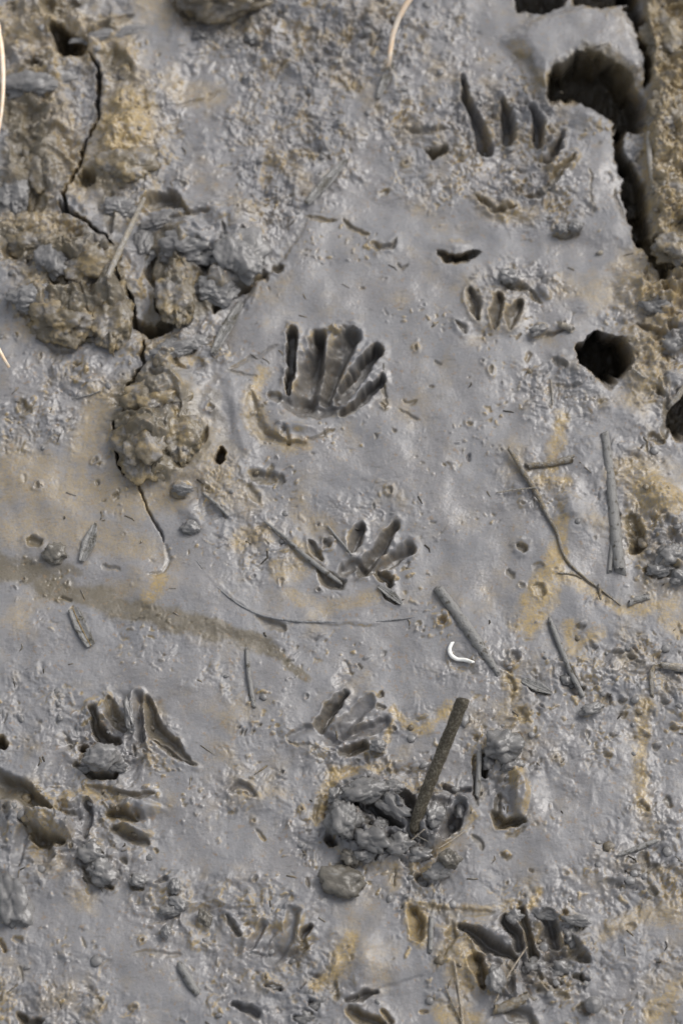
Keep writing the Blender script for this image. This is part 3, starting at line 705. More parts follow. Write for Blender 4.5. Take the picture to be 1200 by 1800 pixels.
BRN = np.maximum(BRN, (1 - inside) * sstep(.15, .5, fbm(MX / 120, MY / 120, 84, 4)) * .6)
# ochre silt shows where the grey film has slid off the steeper faces
gy, gx = np.gradient(H, ys / S, xs / S)
slope = np.hypot(gx, gy)
OCH = np.maximum(OCH, FINE * .75 * sstep(.35, 1.0, slope) * sstep(-.15, .35, fbm(MX / 60, MY / 60, 110, 3) + .25 * (OCH > .2)))
OCH = np.maximum(OCH, FINE * .42 * sstep(.05, .5, fbm(MX / 120, MY / 120, 112, 4, .6)))
pit = np.clip(SH / 18, 0, 1)
SH *= 1 + .35 * W1 + .22 * W3
H += pit * (13 * W2 + 9 * W3 + 4 * W5)
OCH *= 1 - .85 * np.clip(WET * 1.4, 0, 1)
H *= np.float32(S)
SH *= np.float32(S)


# ------------------------------------------------------------------ materials
def node_mat(name):
    m = bpy.data.materials.new(name); m.use_nodes = True
    nt = m.node_tree
    return m, nt, nt.nodes['Principled BSDF']


def N(nt, t, **kw):
    n = nt.nodes.new(t)
    for k, v in kw.items():
        setattr(n, k, v)
    return n


def mixc(nt, fac, a, b):
    n = N(nt, 'ShaderNodeMix', data_type='RGBA')
    for sock, v in ((0, fac), (6, a), (7, b)):
        if isinstance(v, (float, int)): n.inputs[sock].default_value = v
        elif isinstance(v, tuple): n.inputs[sock].default_value = (*v, 1)
        else: nt.links.new(v, n.inputs[sock])
    return n.outputs[2]


def mth(nt, op, a, b=0.0, c=0.0, clamp=False):
    n = N(nt, 'ShaderNodeMath', operation=op); n.use_clamp = clamp
    for i, v in enumerate((a, b, c)):
        if isinstance(v, (float, int)): n.inputs[i].default_value = v
        else: nt.links.new(v, n.inputs[i])
    return n.outputs[0]


def ntex(nt, vec, scale, detail=4, rough=.6, w=0):
    n = N(nt, 'ShaderNodeTexNoise'); n.inputs['Scale'].default_value = scale
    n.inputs['Detail'].default_value = detail; n.inputs['Roughness'].default_value = rough
    m = N(nt, 'ShaderNodeVectorMath', operation='ADD'); nt.links.new(vec, m.inputs[0]); m.inputs[1].default_value = (w * 3.1, w * 7.7, w)
    nt.links.new(m.outputs[0], n.inputs['Vector'])
    return n.outputs['Fac']


def rng(nt, v, a, b, c=0.0, d=1.0):
    n = N(nt, 'ShaderNodeMapRange'); n.interpolation_type = 'SMOOTHSTEP'
    nt.links.new(v, n.inputs[0])
    for i, q in enumerate((a, b, c, d)):
        n.inputs[i + 1].default_value = q
    return n.outputs[0]


GREY = (0.241, 0.233, 0.232)
GREY2 = (0.202, 0.201, 0.208)
OCHRE = (0.360, 0.262, 0.115)
BROWN = (0.135, 0.112, 0.072)


def mud_material(name, attrs=True, tint=GREY, bump=1.0, gloss=.36, film=0.0):
    m, nt, bs = node_mat(name)
    geo = N(nt, 'ShaderNodeNewGeometry'); vec = geo.outputs['Position']
    big = ntex(nt, vec, 22, 5, .6, 1)
    med = ntex(nt, vec, 110, 6, .65, 2)
    fin = ntex(nt, vec, 620, 4, .6, 3)
    spk = ntex(nt, vec, 1500, 2, .5, 4)
    col = mixc(nt, rng(nt, big, .35, .68), tint, GREY2 if attrs else tuple(v * .7 for v in tint))
    col = mixc(nt, mth(nt, 'MULTIPLY', rng(nt, med, .52, .72), .30), col, (0.28, 0.245, 0.20) if attrs else tuple(v * 1.25 for v in tint))
    col = mixc(nt, mth(nt, 'MULTIPLY', rng(nt, fin, .50, .75), .16), col, (0.14, 0.125, 0.105))
    if film:
        col = mixc(nt, mth(nt, 'MULTIPLY', rng(nt, ntex(nt, vec, 75, 5, .65, 21), .47, .60), film), col, GREY)
        col = mixc(nt, mth(nt, 'MULTIPLY', rng(nt, ntex(nt, vec, 90, 5, .65, 24), .50, .62), film * .8), col, OCHRE)
    if attrs:
        def at(n_):
            a = N(nt, 'ShaderNodeAttribute'); a.attribute_name = n_
            return a.outputs['Fac']
        och, brn, wet = at('ochre'), at('brown'), at('wet')
        och = mth(nt, 'MULTIPLY', mth(nt, 'MULTIPLY', och, 1.3), mth(nt, 'ADD', mth(nt, 'MULTIPLY', rng(nt, ntex(nt, vec, 190, 6, .75, 5), .34, .62), .62), mth(nt, 'ADD', mth(nt, 'MULTIPLY', rng(nt, ntex(nt, vec, 800, 4, .7, 8), .42, .64), .55), .08)), clamp=True)
        brn = mth(nt, 'MULTIPLY', brn, mth(nt, 'ADD', rng(nt, ntex(nt, vec, 170, 5, .7, 6), .25, .60), .62), clamp=True)
        col = mixc(nt, mth(nt, 'MULTIPLY', och, 1.0), col, OCHRE)
        col = mixc(nt, mth(nt, 'MULTIPLY', brn, .85), col, BROWN)
        rust = rng(nt, ntex(nt, vec, 260, 3, .6, 9), .60, .70)
        col = mixc(nt, mth(nt, 'MULTIPLY', rust, .5), col, (0.26, 0.17, 0.085))
    mp = N(nt, 'ShaderNodeMapping'); mp.inputs['Rotation'].default_value = (0, 0, .35); mp.inputs['Scale'].default_value = (.45, 1.5, 1); nt.links.new(vec, mp.inputs['Vector'])
    fleck = ntex(nt, mp.outputs[0], 330, 4, .6, 14)
    col = mixc(nt, mth(nt, 'MULTIPLY', rng(nt, fleck, .58, .72), .5), col, (0.12, 0.115, 0.105))
    col = mixc(nt, mth(nt, 'MULTIPLY', rng(nt, ntex(nt, mp.outputs[0], 260, 4, .6, 17), .60, .74), .35), col, (0.27, 0.275, 0.285))
    col = mixc(nt, mth(nt, 'MULTIPLY', rng(nt, spk, .66, .74), .55), col, (0.07, 0.06, 0.05))
    if attrs:
        dk = N(nt, 'ShaderNodeHueSaturation'); nt.links.new(col, dk.inputs['Color'])
        nt.links.new(mth(nt, 'SUBTRACT', 1.0, mth(nt, 'MULTIPLY', wet, .30)), dk.inputs['Value']); col = dk.outputs[0]
    nt.links.new(col, bs.inputs['Base Color'])
    r = mth(nt, 'ADD', mth(nt, 'MULTIPLY', rng(nt, big, .38, .62), .28), gloss - .14)
    if attrs:
        r = mth(nt, 'SUBTRACT', r, mth(nt, 'MULTIPLY', wet, .12))
    nt.links.new(r, bs.inputs['Roughness'])
    bs.inputs['Specular IOR Level'].default_value = .6
    hsum = mth(nt, 'ADD', mth(nt, 'MULTIPLY', med, .8), mth(nt, 'ADD', mth(nt, 'MULTIPLY', fin, .40), mth(nt, 'MULTIPLY', spk, .16)))
    b = N(nt, 'ShaderNodeBump'); b.inputs['Strength'].default_value = 1.0; b.inputs['Distance'].default_value = 0.00048 * bump
    nt.links.new(hsum, b.inputs['Height']); nt.links.new(b.outputs[0], bs.inputs['Normal'])
    return m


def stick_material(name, bark, film, cover, rough=.55, bscale=260, stretch=1.0):
    """bark colour under a broken film of dried silt"""
    m, nt, bs = node_mat(name)
    tc = N(nt, 'ShaderNodeNewGeometry'); vec = tc.outputs['Position']
    a = ntex(nt, vec, bscale, 5, .65, 2); c = ntex(nt, vec, bscale * 4, 3, .6, 5)
    k = rng(nt, a, .62 - cover * .35, .72 - cover * .28)
    col = mixc(nt, rng(nt, c, .35, .7), bark, tuple(v * .5 for v in bark))
    col = mixc(nt, k, col, film)
    nt.links.new(col, bs.inputs['Base Color'])
    bs.inputs['Roughness'].default_value = rough
    hs = mth(nt, 'ADD', mth(nt, 'MULTIPLY', k, .6), c)
    b = N(nt, 'ShaderNodeBump'); b.inputs['Strength'].default_value = .9; b.inputs['Distance'].default_value = .0009
    nt.links.new(hs, b.inputs['Height']); nt.links.new(b.outputs[0], bs.inputs['Normal'])
    return m


MUD = mud_material('mud')
CLOD = mud_material('mud_clod_surface', False, (0.218, 0.212, 0.206), 1.2, .28)
CLOD_BROWN = mud_material('brown_clod_surface', False, (0.150, 0.122, 0.080), 2.0, .3, .35)
CLOD_DARK = mud_material('dark_clod_surface', False, (0.150, 0.136, 0.112), 1.5, .24)
CLOD_OLIVE = mud_material('olive_clod_surface', False, (0.165, 0.134, 0.084), 1.6, .3, .6)
CLOD_WET = mud_material('wet_clod_surface', False, (0.190, 0.184, 0.177), 1.0, .2)
STICK_BROWN = stick_material('wet_brown_stick', (0.105, 0.085, 0.050), (0.22, 0.195, 0.145), .45, .34, 700)
STICK_GREY = stick_material('silt_coated_stick', (0.115, 0.098, 0.068), (0.232, 0.226, 0.214), .92, .4)
STICK_SILT = stick_material('silt_skin', (0.195, 0.192, 0.190), (0.22, 0.22, 0.223), .8, .4)
STICK_TAN = stick_material('tan_reed', (0.27, 0.215, 0.135), (0.25, 0.23, 0.20), .55, .45)
STICK_PALE = stick_material('pale_reed', (0.42, 0.37, 0.29), (0.36, 0.34, 0.31), .5, .55)
STICK_DARK = stick_material('dark_reed', (0.07, 0.058, 0.04), (0.16, 0.145, 0.12), .3, .45)
HOLLOW = stick_material('reed_hollow', (0.03, 0.025, 0.02), (0.05, 0.045, 0.04), .2, .7)
LEAF_GREY = stick_material('silt_coated_leaf', (0.105, 0.095, 0.07), (0.20, 0.195, 0.185), .78, .3, 120)
LEAF_OCHRE = stick_material('ochre_midrib', (0.30, 0.20, 0.07), (0.34, 0.27, 0.16), .4, .5)
WHITE, _nt, _bs = node_mat('white_rootlet'); _bs.inputs['Roughness'].default_value = .45
_nt.links.new(mixc(_nt, rng(_nt, ntex(_nt, N(_nt, 'ShaderNodeNewGeometry').outputs['Position'], 500, 3, .6, 2), .55, .75), (0.92, 0.91, 0.86), (0.74, 0.70, 0.60)), _bs.inputs['Base Color'])
STRAW, _nt, _bs = node_mat('bright_straw'); _bs.inputs['Roughness'].default_value = .35
_nt.links.new(mixc(_nt, rng(_nt, ntex(_nt, N(_nt, 'ShaderNodeNewGeometry').outputs['Position'], 180, 3, .6, 2), .35, .65), (1.0, 0.74, 0.50), (1.0, 0.86, 0.70)), _bs.inputs['Base Color'])
FIBRE = stick_material('straw_fibre', (0.50, 0.42, 0.31), (0.42, 0.37, 0.30), .5, .5)

# ------------------------------------------------------------------ ground mesh, split into ground + pressed marks
VX = GXX.astype(np.float32); VY = (GYY + SH).astype(np.float32)
COORD = np.stack([VX, VY, H], -1).reshape(-1, 3)
idx = np.arange(NY * NX, dtype=np.int32).reshape(NY, NX)
FACES = np.stack([idx[:-1, :-1], idx[:-1, 1:], idx[1:, 1:], idx[1:, :-1]], -1).reshape(-1, 4)

MARKS = [   # name, label, ellipse cx cy rx ry rot
    ('paw_print', 'deep five-fingered paw print, the clearest one, on the smooth mud', 572, 680, 118, 122, 0),
    ('paw_print', 'small paw print with three short toe marks left of the round hole', 868, 552, 74, 58, 0),
    ('paw_print', 'blurry paw print with dark slits in crumbly mud below the burrow', 888, 245, 105, 128, 0),
    ('paw_print', 'splayed paw print with pointed toe marks below the clearest one', 640, 978, 108, 76, 0),
    ('paw_print', 'shallow paw print with one dark slit above the churned pile', 598, 1272, 104, 68, 0),
    ('paw_print', 'torn paw print with a dark pit near the left edge', 232, 1292, 116, 84, 0),
    ('paw_print', 'paw print of stubby ridges below the torn print', 150, 1430, 146, 64, 0),
    ('paw_print', 'wet dark paw print in the lower right of the mud', 928, 1680, 132, 82, 0),
    ('paw_print', 'shallow V-shaped paw print at the lower middle', 482, 1655, 88, 62, 0),
    ('burrow', 'round dark hole in the mud beside the reed tube', 1062, 634, 58, 60, 0),
    ('burrow', 'dark burrow mouth under the smooth ledge', 1048, 165, 92, 76, 0),
    ('burrow', 'narrow undercut hole between the two right-hand prints', 804, 450, 52, 26, 0),
]
ID = np.zeros((NY, NX), np.int16)
for i, (_, _, cx, cy, rx, ry, rot) in enumerate(MARKS):
    sl = win(cx - rx - 30, cy - ry - 30, cx + rx + 30, cy + ry + 30)
    r = ((PX[sl] - cx) / rx) ** 2 + ((PY[sl] - cy) / ry) ** 2
    ID[sl] = np.where(r < 1, i + 1, ID[sl])
FID = ID[:-1, :-1].reshape(-1)
# normals from the whole sheet so the pieces join without a seam
C3 = COORD.reshape(NY, NX, 3)
du = np.zeros_like(C3); dv = np.zeros_like(C3)
du[:, 1:-1] = C3[:, 2:] - C3[:, :-2]; du[:, 0] = C3[:, 1] - C3[:, 0]; du[:, -1] = C3[:, -1] - C3[:, -2]
dv[1:-1] = C3[2:] - C3[:-2]; dv[0] = C3[1] - C3[0]; dv[-1] = C3[-1] - C3[-2]
NRM = np.cross(du, dv).reshape(-1, 3)
NRM /= np.linalg.norm(NRM, axis=1, keepdims=True) + 1e-20


def sheet(name, faces, custom):
    used = np.unique(faces); remap = np.zeros(NY * NX, np.int32); remap[used] = np.arange(len(used))
    f = remap[faces]
    me = bpy.data.meshes.new(name)
    me.vertices.add(len(used)); me.vertices.foreach_set('co', COORD[used].ravel())
    me.loops.add(f.size); me.loops.foreach_set('vertex_index', f.ravel())
    me.polygons.add(len(f)); me.polygons.foreach_set('loop_start', np.arange(0, f.size, 4, dtype=np.int32))
    me.polygons.foreach_set('loop_total', np.full(len(f), 4, np.int32))
    me.polygons.foreach_set('use_smooth', np.ones(len(f), bool))
    for nm, arr in (('ochre', OCH), ('brown', BRN), ('wet', WET)):
        a = me.attributes.new(nm, 'FLOAT', 'POINT'); a.data.foreach_set('value', arr.reshape(-1)[used].astype(np.float32))
    me.update(calc_edges=True)
    if custom:
        me.normals_split_custom_set_from_vertices(NRM[used])
    me.materials.append(MUD)
    o = bpy.data.objects.new(name, me); scene.collection.objects.link(o)
    return o


ground = sheet('mud_ground', FACES[FID == 0], False)
ground['kind'] = 'structure'; ground['label'] = 'wet grey tidal mud with ochre stains, cracks and animal tracks'
for i, mk in enumerate(MARKS):
    o = sheet(mk[0], FACES[FID == i + 1], True)
    o.parent = ground; o['label'] = mk[1]


# ------------------------------------------------------------------ placing things on the mud
def height(X, Y):
    i = np.clip(np.searchsorted(xs, X) - 1, 0, NX - 2); j = np.clip(np.searchsorted(ys, Y) - 1, 0, NY - 2)
    u = (X - xs[i]) / (xs[i + 1] - xs[i]); v = (Y - ys[j]) / (ys[j + 1] - ys[j])
    return float((H[j, i] * (1 - u) + H[j, i + 1] * u) * (1 - v) + (H[j + 1, i] * (1 - u) + H[j + 1, i + 1] * u) * v)


def on_mud(px, py, lift=0.0):
    """the point of the mud seen at a pixel, raised by lift (pixels of 0.4 mm)"""
    z = 0.0
    for _ in range(6):
        p = ground_at(px, py, z); z = .5 * z + .5 * (height(p[0], p[1]) + lift * S)
    p = ground_at(px, py, z)
    return Vector((p[0], p[1], z))


def finish(name, verts, faces, mat, parent=None, smooth=True):
    me = bpy.data.meshes.new(name); me.from_pydata([tuple(v) for v in verts], [], faces)
    if smooth:
        me.polygons.foreach_set('use_smooth', [True] * len(me.polygons))
    me.materials.append(mat); me.update()
    o = bpy.data.objects.new(name, me); scene.collection.objects.link(o)
    if parent: o.parent = parent
    return o


def tag(o, label, cat, group=None):
    o['label'] = label; o['category'] = cat
    if group: o['group'] = group
    return o


def resample(pts, rad, n):
    P = [Vector(p) for p in pts]
    cum = [0]
    for a, b in zip(P, P[1:]): cum.append(cum[-1] + (b - a).length)
    out = []; rr = []
    for i in range(n):
        t = cum[-1] * i / (n - 1)
        k = max(j for j in range(len(P) - 1) if cum[j] <= t + 1e-9)
        f = (t - cum[k]) / max(cum[k + 1] - cum[k], 1e-9)
        p0 = P[max(k - 1, 0)]; p1 = P[k]; p2 = P[k + 1]; p3 = P[min(k + 2, len(P) - 1)]
        q = .5 * ((2 * p1) + (p2 - p0) * f + (2 * p0 - 5 * p1 + 4 * p2 - p3) * f * f + (3 * p1 - p0 - 3 * p2 + p3) * f ** 3)
        out.append(q)
        x = f + k; rk = np.interp(i / (n - 1), np.linspace(0, 1, len(rad)), rad)
        rr.append(rk)
    return out, rr


def tube(name, pts, rad, mat, parent=None, sides=10, n=28, lump=.12, cap=True, hollow=0.0, seed=0, oval=1.0):
    """a stalk: round section, lumpy, closed (or opened into a hollow) at its ends"""
    P, R = resample(pts, rad, n)
    verts = []; faces = []
    up = Vector((0, 0, 1))
    for i, (p, r) in enumerate(zip(P, R)):
        t = (P[min(i + 1, n - 1)] - P[max(i - 1, 0)]).normalized()
        a = t.cross(up)
        if a.length < 1e-4: a = Vector((1, 0, 0))
        a.normalize(); b = a.cross(t)
        for k in range(sides):
            th = 2 * math.pi * k / sides
            q = p * 900
            nz = mnoise.noise(Vector((q.x * .35 + seed + math.cos(th) * .9, q.y * .35 + math.sin(th) * .9, q.z * .35 + seed * 2.3)))
            rr = r * (1 + lump * nz * 1.8)
            e = (1 if i == n - 1 else -1 if i == 0 else 0) * math.cos(th + seed * 1.7) * r * .9
            verts.append(p + t * e + a * (math.cos(th) * rr) + b * (math.sin(th) * rr * oval))
    for i in range(n - 1):
        for k in range(sides):
            faces.append((i * sides + k, i * sides + (k + 1) % sides, (i + 1) * sides + (k + 1) % sides, (i + 1) * sides + k))
    for end in (0, n - 1):
        ring = [end * sides + k for k in range(sides)]
        t = (P[1] - P[0]).normalized() if end == 0 else (P[-2] - P[-1]).normalized()
        if hollow and end == n - 1:
            base = len(verts)
            for k in ring: verts.append(P[end] + (Vector(verts[k]) - P[end]) * .62)
            for k in ring: verts.append(P[end] + (Vector(verts[k]) - P[end]) * .58 + t * hollow)
            for k in range(sides):
                k2 = (k + 1) % sides
                faces.append((ring[k], ring[k2], base + k2, base + k)); faces.append((base + k, base + k2, base + sides + k2, base + sides + k))
            faces.append([base + sides + k for k in range(sides)])
        else:
            c = len(verts); verts.append(P[end] - t * R[end] * .25)
            for k in range(sides):
                f = (ring[k], ring[(k + 1) % sides], c)
                faces.append(f if end else f[::-1])
    return finish(name, verts, faces, mat, parent)


def lay(pix, lift=3.0):
    return [on_mud(x, y, lift if not isinstance(lift, (list, tuple)) else lift[i]) for i, (x, y) in enumerate(pix)]


def stalk(name, pix, rad, mat, label, cat='stick', lift=3.0, group=None, **kw):
    o = tube(name, lay(pix, lift), [r * S for r in rad], mat, **kw)
    return tag(o, label, cat, group)


def smooth_lay(pix, lift):
    """a stiff stalk: straight between the heights of its ends"""
    a = on_mud(*pix[0], lift[0] * .8); b = on_mud(*pix[-1], lift[1] * .5)
    out = []
    L = sum(math.dist(p, q) for p, q in zip(pix, pix[1:])); acc = 0
    for i, p in enumerate(pix):
        if i: acc += math.dist(pix[i - 1], p)
        f = acc / L
        z = a.z * (1 - f) + b.z * f
        g = ground_at(p[0], p[1], z); out.append(Vector((g[0], g[1], z)))
    return out


def stiff(name, pix, rad, mat, label, cat='stick', lift=(3, 3), group=None, **kw):
    o = tube(name, smooth_lay(pix, lift), [r * S for r in rad], mat, **kw)
    return tag(o, label, cat, group)


def leaf(name, pix, wid, mat, label, cat='leaf', lift=2.5, fold=.35, rib=None, group=None, thick=1.4, n=22, stiffly=True):
    """a flattened blade with a fold along its middle, pointed at both ends, some thickness"""
    P0 = smooth_lay(pix, (lift, lift)) if stiffly else lay(pix, lift)
    P, W = resample(P0, [w * S for w in wid], n)
    root = bpy.data.objects.new(name, None); scene.collection.objects.link(root); root.location = P[0]
    root.empty_display_size = .005
    tag(root, label, cat, group)
    verts = []; faces = []; prof = [-1, -.55, 0, .55, 1]
    for i, (p, w) in enumerate(zip(P, W)):
        t = (P[min(i + 1, n - 1)] - P[max(i - 1, 0)]).normalized(); a = t.cross(Vector((0, 0, 1))).normalized(); b = a.cross(t)
        for top in (1, 0):
            for q in prof:
                nz = .25 * mnoise.noise(Vector((i * .5, q * 2, p.x * 300)))
                verts.append(p + a * (w * (q + .1 * nz)) + b * (w * fold * (abs(q) - .4 + nz) + top * thick * S) - P[0])
    m = 10
    for i in range(n - 1):
        for k in range(4):
            faces.append((i * m + k, i * m + k + 1, (i + 1) * m + k + 1, (i + 1) * m + k))
            faces.append((i * m + 5 + k, (i + 1) * m + 5 + k, (i + 1) * m + 6 + k, i * m + 6 + k))
        faces.append((i * m, (i + 1) * m, (i + 1) * m + 5, i * m + 5)); faces.append((i * m + 4, i * m + 9, (i + 1) * m + 9, (i + 1) * m + 4))
    for i in (0, n - 1):
        for k in range(4):
            f = (i * m + k, i * m + 5 + k, i * m + 6 + k, i * m + k + 1); faces.append(f if i == 0 else f[::-1])
    finish('blade', verts, faces, mat, root)
    r = tube('midrib', [p - P[0] + Vector((0, 0, (thick * .9) * S - W[j] * fold * .4)) for j, p in enumerate(P)], [1.0 * S, 1.7 * S, 1.0 * S], rib or mat, root, sides=6, n=14, lump=.05)
    return root


def clod_mesh(name, rx, ry, rz, seed, sub=4, rough=.28, facet=.0, freq=1.5):
    bm = bmesh.new(); bmesh.ops.create_icosphere(bm, subdivisions=sub, radius=1)
    for v in bm.verts:
        c = v.co.copy(); o = Vector((seed * 3.7, seed * 1.9, -seed * 2.1))
        d = 1 + rough * (mnoise.noise(c * freq + o) + .55 * mnoise.noise(c * freq * 2.3 + o) + .5 * abs(mnoise.noise(c * freq * 3.5 + o)) + .34 * abs(mnoise.noise(c * freq * 7 + o)) + .16 * mnoise.noise(c * freq * 13 + o) - .2)
        if facet:
            ax = max(abs(c.x), abs(c.y), abs(c.z)); d *= (1 - facet) + facet / (ax + .25) * .95
        v.co = Vector((c.x * d * rx, c.y * d * ry, c.z * d * rz)) * S
    me = bpy.data.meshes.new(name); bm.to_mesh(me); bm.free()
    me.polygons.foreach_set('use_smooth', [True] * len(me.polygons))
    return me


def clod(px, py, rx, ry, rz, label, seed, mat=None, rot=0, sink=.35, name='mud_clod', group=None, sub=4, rough=.42, facet=0):
    me = clod_mesh(name, rx, ry, rz, seed, sub, rough, facet); me.materials.append(mat or CLOD)
    o = bpy.data.objects.new(name, me); scene.collection.objects.link(o)
    p = on_mud(px, py, 0); o.location = p + Vector((0, 0, rz * (1 - 2 * sink) * S * .9)); o.rotation_euler = (0, 0, math.radians(rot))
    return tag(o, label, 'mud clod', group)


# ------------------------------------------------------------------ sticks and reeds
top = on_mud(813, 1232, 0)
foot = on_mud(728, 1456, -6)


def lifted(px, py, z):
    g = ground_at(px, py, z); return Vector((g[0], g[1], z))


leaning = tube('leaning_stick', [foot, lifted(746, 1400, foot.z + .016), lifted(780, 1315, foot.z + .040), lifted(813, 1231, foot.z + .066)],
               [9 * S, 10.5 * S, 10.5 * S, 11 * S], STICK_BROWN, sides=16, n=60, lump=.10, seed=3)
tag(leaning, 'thick brown stick leaning out of the churned mud pile', 'stick')

stiff('long_reed', [(1062, 760), (1070, 820), (1078, 900), (1084, 960), (1090, 1006)], [7, 8, 9.5, 10.5, 10], STICK_GREY,
      'long silt-coated reed stem lying upright near the right edge', 'reed', (4, 5), sides=14, n=60, lump=.08, hollow=.0, seed=5)
stiff('thin_stalk', [(1077, 944), (1074, 975), (1071, 1006)], [3.5, 4.2, 4.5], STICK_GREY, 'short thin stalk beside the foot of the long reed stem', 'stalk', (3, 3), seed=8)
stiff('broken_reed', [(926, 819), (965, 815), (1007, 806)], [5, 5.8, 6.5], STICK_TAN, 'short broken reed crossing the long thin twig', 'reed', (5, 6), hollow=.004, sides=12, seed=9)
stalk('long_twig', [(893, 787), (915, 822), (942, 866), (962, 905), (978, 935), (988, 968), (1000, 990), (1030, 1018), (1060, 1040), (1090, 1064)],
      [3.0, 4.8, 4.8, 4.2, 3.4, 2.6, 2.4, 2.0, 1.6, 1.0], STICK_TAN, 'long thin tan twig curving down the right side', 'twig', lift=[9, 8, 7, 5, 4, 3, 3, 3, 2, 1], n=70, lump=.12, seed=2)
stalk('root_hair', [(872, 866), (905, 861), (942, 857)], [1.2, 1.4, 1.5], STICK_PALE, 'fine pale root hair crossing the long thin twig', 'rootlet', lift=[3, 5, 13], sides=6, n=14)
stiff('half_buried_stick', [(770, 1034), (800, 1076), (832, 1120), (858, 1158), (876, 1186)], [8, 9.5, 10, 8.5, 4], STICK_GREY,
      'silt-coated stick half buried beside the white rootlet', 'stick', (7, 4), sides=14, n=50, lump=.14, seed=12)
stiff('thin_stick', [(966, 1089), (985, 1138), (1004, 1184), (1024, 1224)], [4, 5, 5, 4.5], STICK_GREY, 'thin straight grey stick right of the half buried stick', 'stick', (4, 4), n=40, seed=14)
stiff('reed_piece', [(1105, 1061), (1120, 1054), (1136, 1049)], [5, 6, 6], STICK_GREY, 'short grey reed piece at the end of the long thin twig', 'reed', (4, 4), hollow=.003, sides=12, n=14, seed=15)
stiff('twig_stub', [(1052, 1027), (1054, 1040), (1055, 1053)], [3, 2.4, 2], STICK_TAN, 'tiny twig stub standing across the long thin twig', 'twig', (6, 3), n=10, seed=16)
stiff('twig_sliver', [(980, 1007), (1008, 1010), (1022, 1017)], [1.2, 2.0, 1.2], STICK_TAN, 'tiny sliver left of the bend in the long thin twig', 'twig', (3, 3), n=12, seed=17)
bent = bpy.data.objects.new('bent_reed', None); scene.collection.objects.link(bent)
bp = lay([(1146, 1224), (1144, 1195), (1148, 1175), (1166, 1170)], [3, 5, 7, 7]); bq = lay([(1163, 1170), (1185, 1172), (1230, 1182)], [7, 6, 4])
bent.location = bp[0]; bent.empty_display_size = .004
tag(bent, 'bent stem folded in an L at the right edge', 'stem')
tube('folded_end', [p - bp[0] for p in bp], [3.0 * S, 3.6 * S, 4 * S, 3.8 * S], STICK_TAN, bent, n=24, seed=4, oval=.6)
tube('stem', [p - bp[0] for p in bq], [5 * S, 7 * S, 7 * S], STICK_PALE, bent, n=20, seed=6)
leaf('split_reed', [(917, 1196), (940, 1206), (970, 1219)], [4, 10, 2], STICK_GREY, 'split reed sliver with a dark underside below the half buried stick', 'reed', 5, .5)
stalk('white_rootlet', [(795, 1129), (790, 1141), (793, 1152), (803, 1159), (815, 1160), (831, 1164)], [2.8, 3.6, 3.8, 3.2, 3.6, 2.2], WHITE, 'small curled bright white rootlet on the smooth mud', 'rootlet', lift=5, n=40, seed=5, lump=.06)
stalk('coated_twig', [(466, 917), (500, 944), (530, 972), (565, 1000), (600, 1026)], [2.2, 3.4, 4.2, 4.6, 3.5], STICK_GREY, 'silt-coated twig slanting left of the splayed paw print', 'twig', lift=[4, 6, 7, 8, 4], n=40, seed=22)
stalk('leaf_stalk', [(576, 925), (590, 942), (604, 958), (618, 976)], [2, 2.2, 2.0, 1.5], STICK_GREY, 'fine stalk between the toe marks of the splayed print', 'stalk', lift=3, n=16, seed=24)
stiff('short_stick', [(317, 1697), (330, 1720), (346, 1746)], [6, 7.5, 6], STICK_GREY, 'short stubby grey stick near the bottom left', 'stick', (5, 4), sides=12, n=24, seed=25)
stiff('hollow_reed', [(868, 1776), (900, 1766), (931, 1752)], [7.5, 8.5, 9], STICK_TAN, 'short thick hollow reed at the bottom right', 'reed', (7, 8), hollow=.006, sides=16, n=26, seed=26)
stiff('reed_tube', [(984, 570), (995, 574), (1006, 579)], [5, 6, 6.2], STICK_PALE, 'small pale hollow tube left of the round hole', 'reed', (8, 8), hollow=.005, sides=12, n=12, seed=27)
stiff('pale_stick', [(1052, 446), (1080, 432), (1112, 416)], [5, 6.5, 6], STICK_PALE, 'pale stick poking into the right-hand crack', 'stick', (4, 14), sides=10, n=20, seed=28)
stiff('pale_straw', [(189, 488), (215, 430), (252, 350)], [5.5, 5.5, 4], STICK_PALE, 'pale straight straw stem lying on the cracked clods at upper left', 'straw', (16, 14), sides=10, n=30, seed=29)
leaf('reed_leaf', [(374, 622), (396, 580), (424, 532)], [5, 11, 5], LEAF_GREY, 'grey reed leaf at the left edge of the smooth slab', lift=9)
leaf('reed_leaf', [(538, 358), (575, 318), (610, 278)], [6, 11, 3], LEAF_GREY, 'grey reed leaf lying between crumbly and smooth mud at the top', lift=10)
leaf('reed_leaf', [(664, 172), (675, 145), (690, 112)], [4, 9, 5], LEAF_GREY, 'small grey leaf below the tip of the bright straw blade', lift=9)
leaf('lance_leaf', [(143, 987), (156, 955), (168, 920)], [5, 13, 2], LEAF_GREY, 'lance-shaped grey leaf above the brown silt run', lift=5)
leaf('ribbed_leaf', [(128, 1070), (142, 1102), (160, 1136)], [9, 12, 8], LEAF_GREY, 'silt-coated leaf with an ochre midrib below the brown silt run', lift=5, rib=LEAF_OCHRE)
leaf('lance_leaf', [(664, 1030), (682, 1042), (706, 1062)], [3, 8, 3], LEAF_GREY, 'small grey leaf below the splayed paw print', lift=4)
stiff('sunken_reed', [(433, 1141), (438, 1190), (446, 1242)], [3, 4.2, 4], STICK_GREY, 'straight grey stem sunk in smooth mud below the brown silt run', 'stem', (2, 2), n=36, seed=32)
stiff('dark_twig', [(1086, 1504), (1115, 1493), (1153, 1478)], [2, 5, 4], STICK_GREY, 'tapered grey twig half sunk near the lower right edge', 'twig', (4, 4), n=24, seed=33)
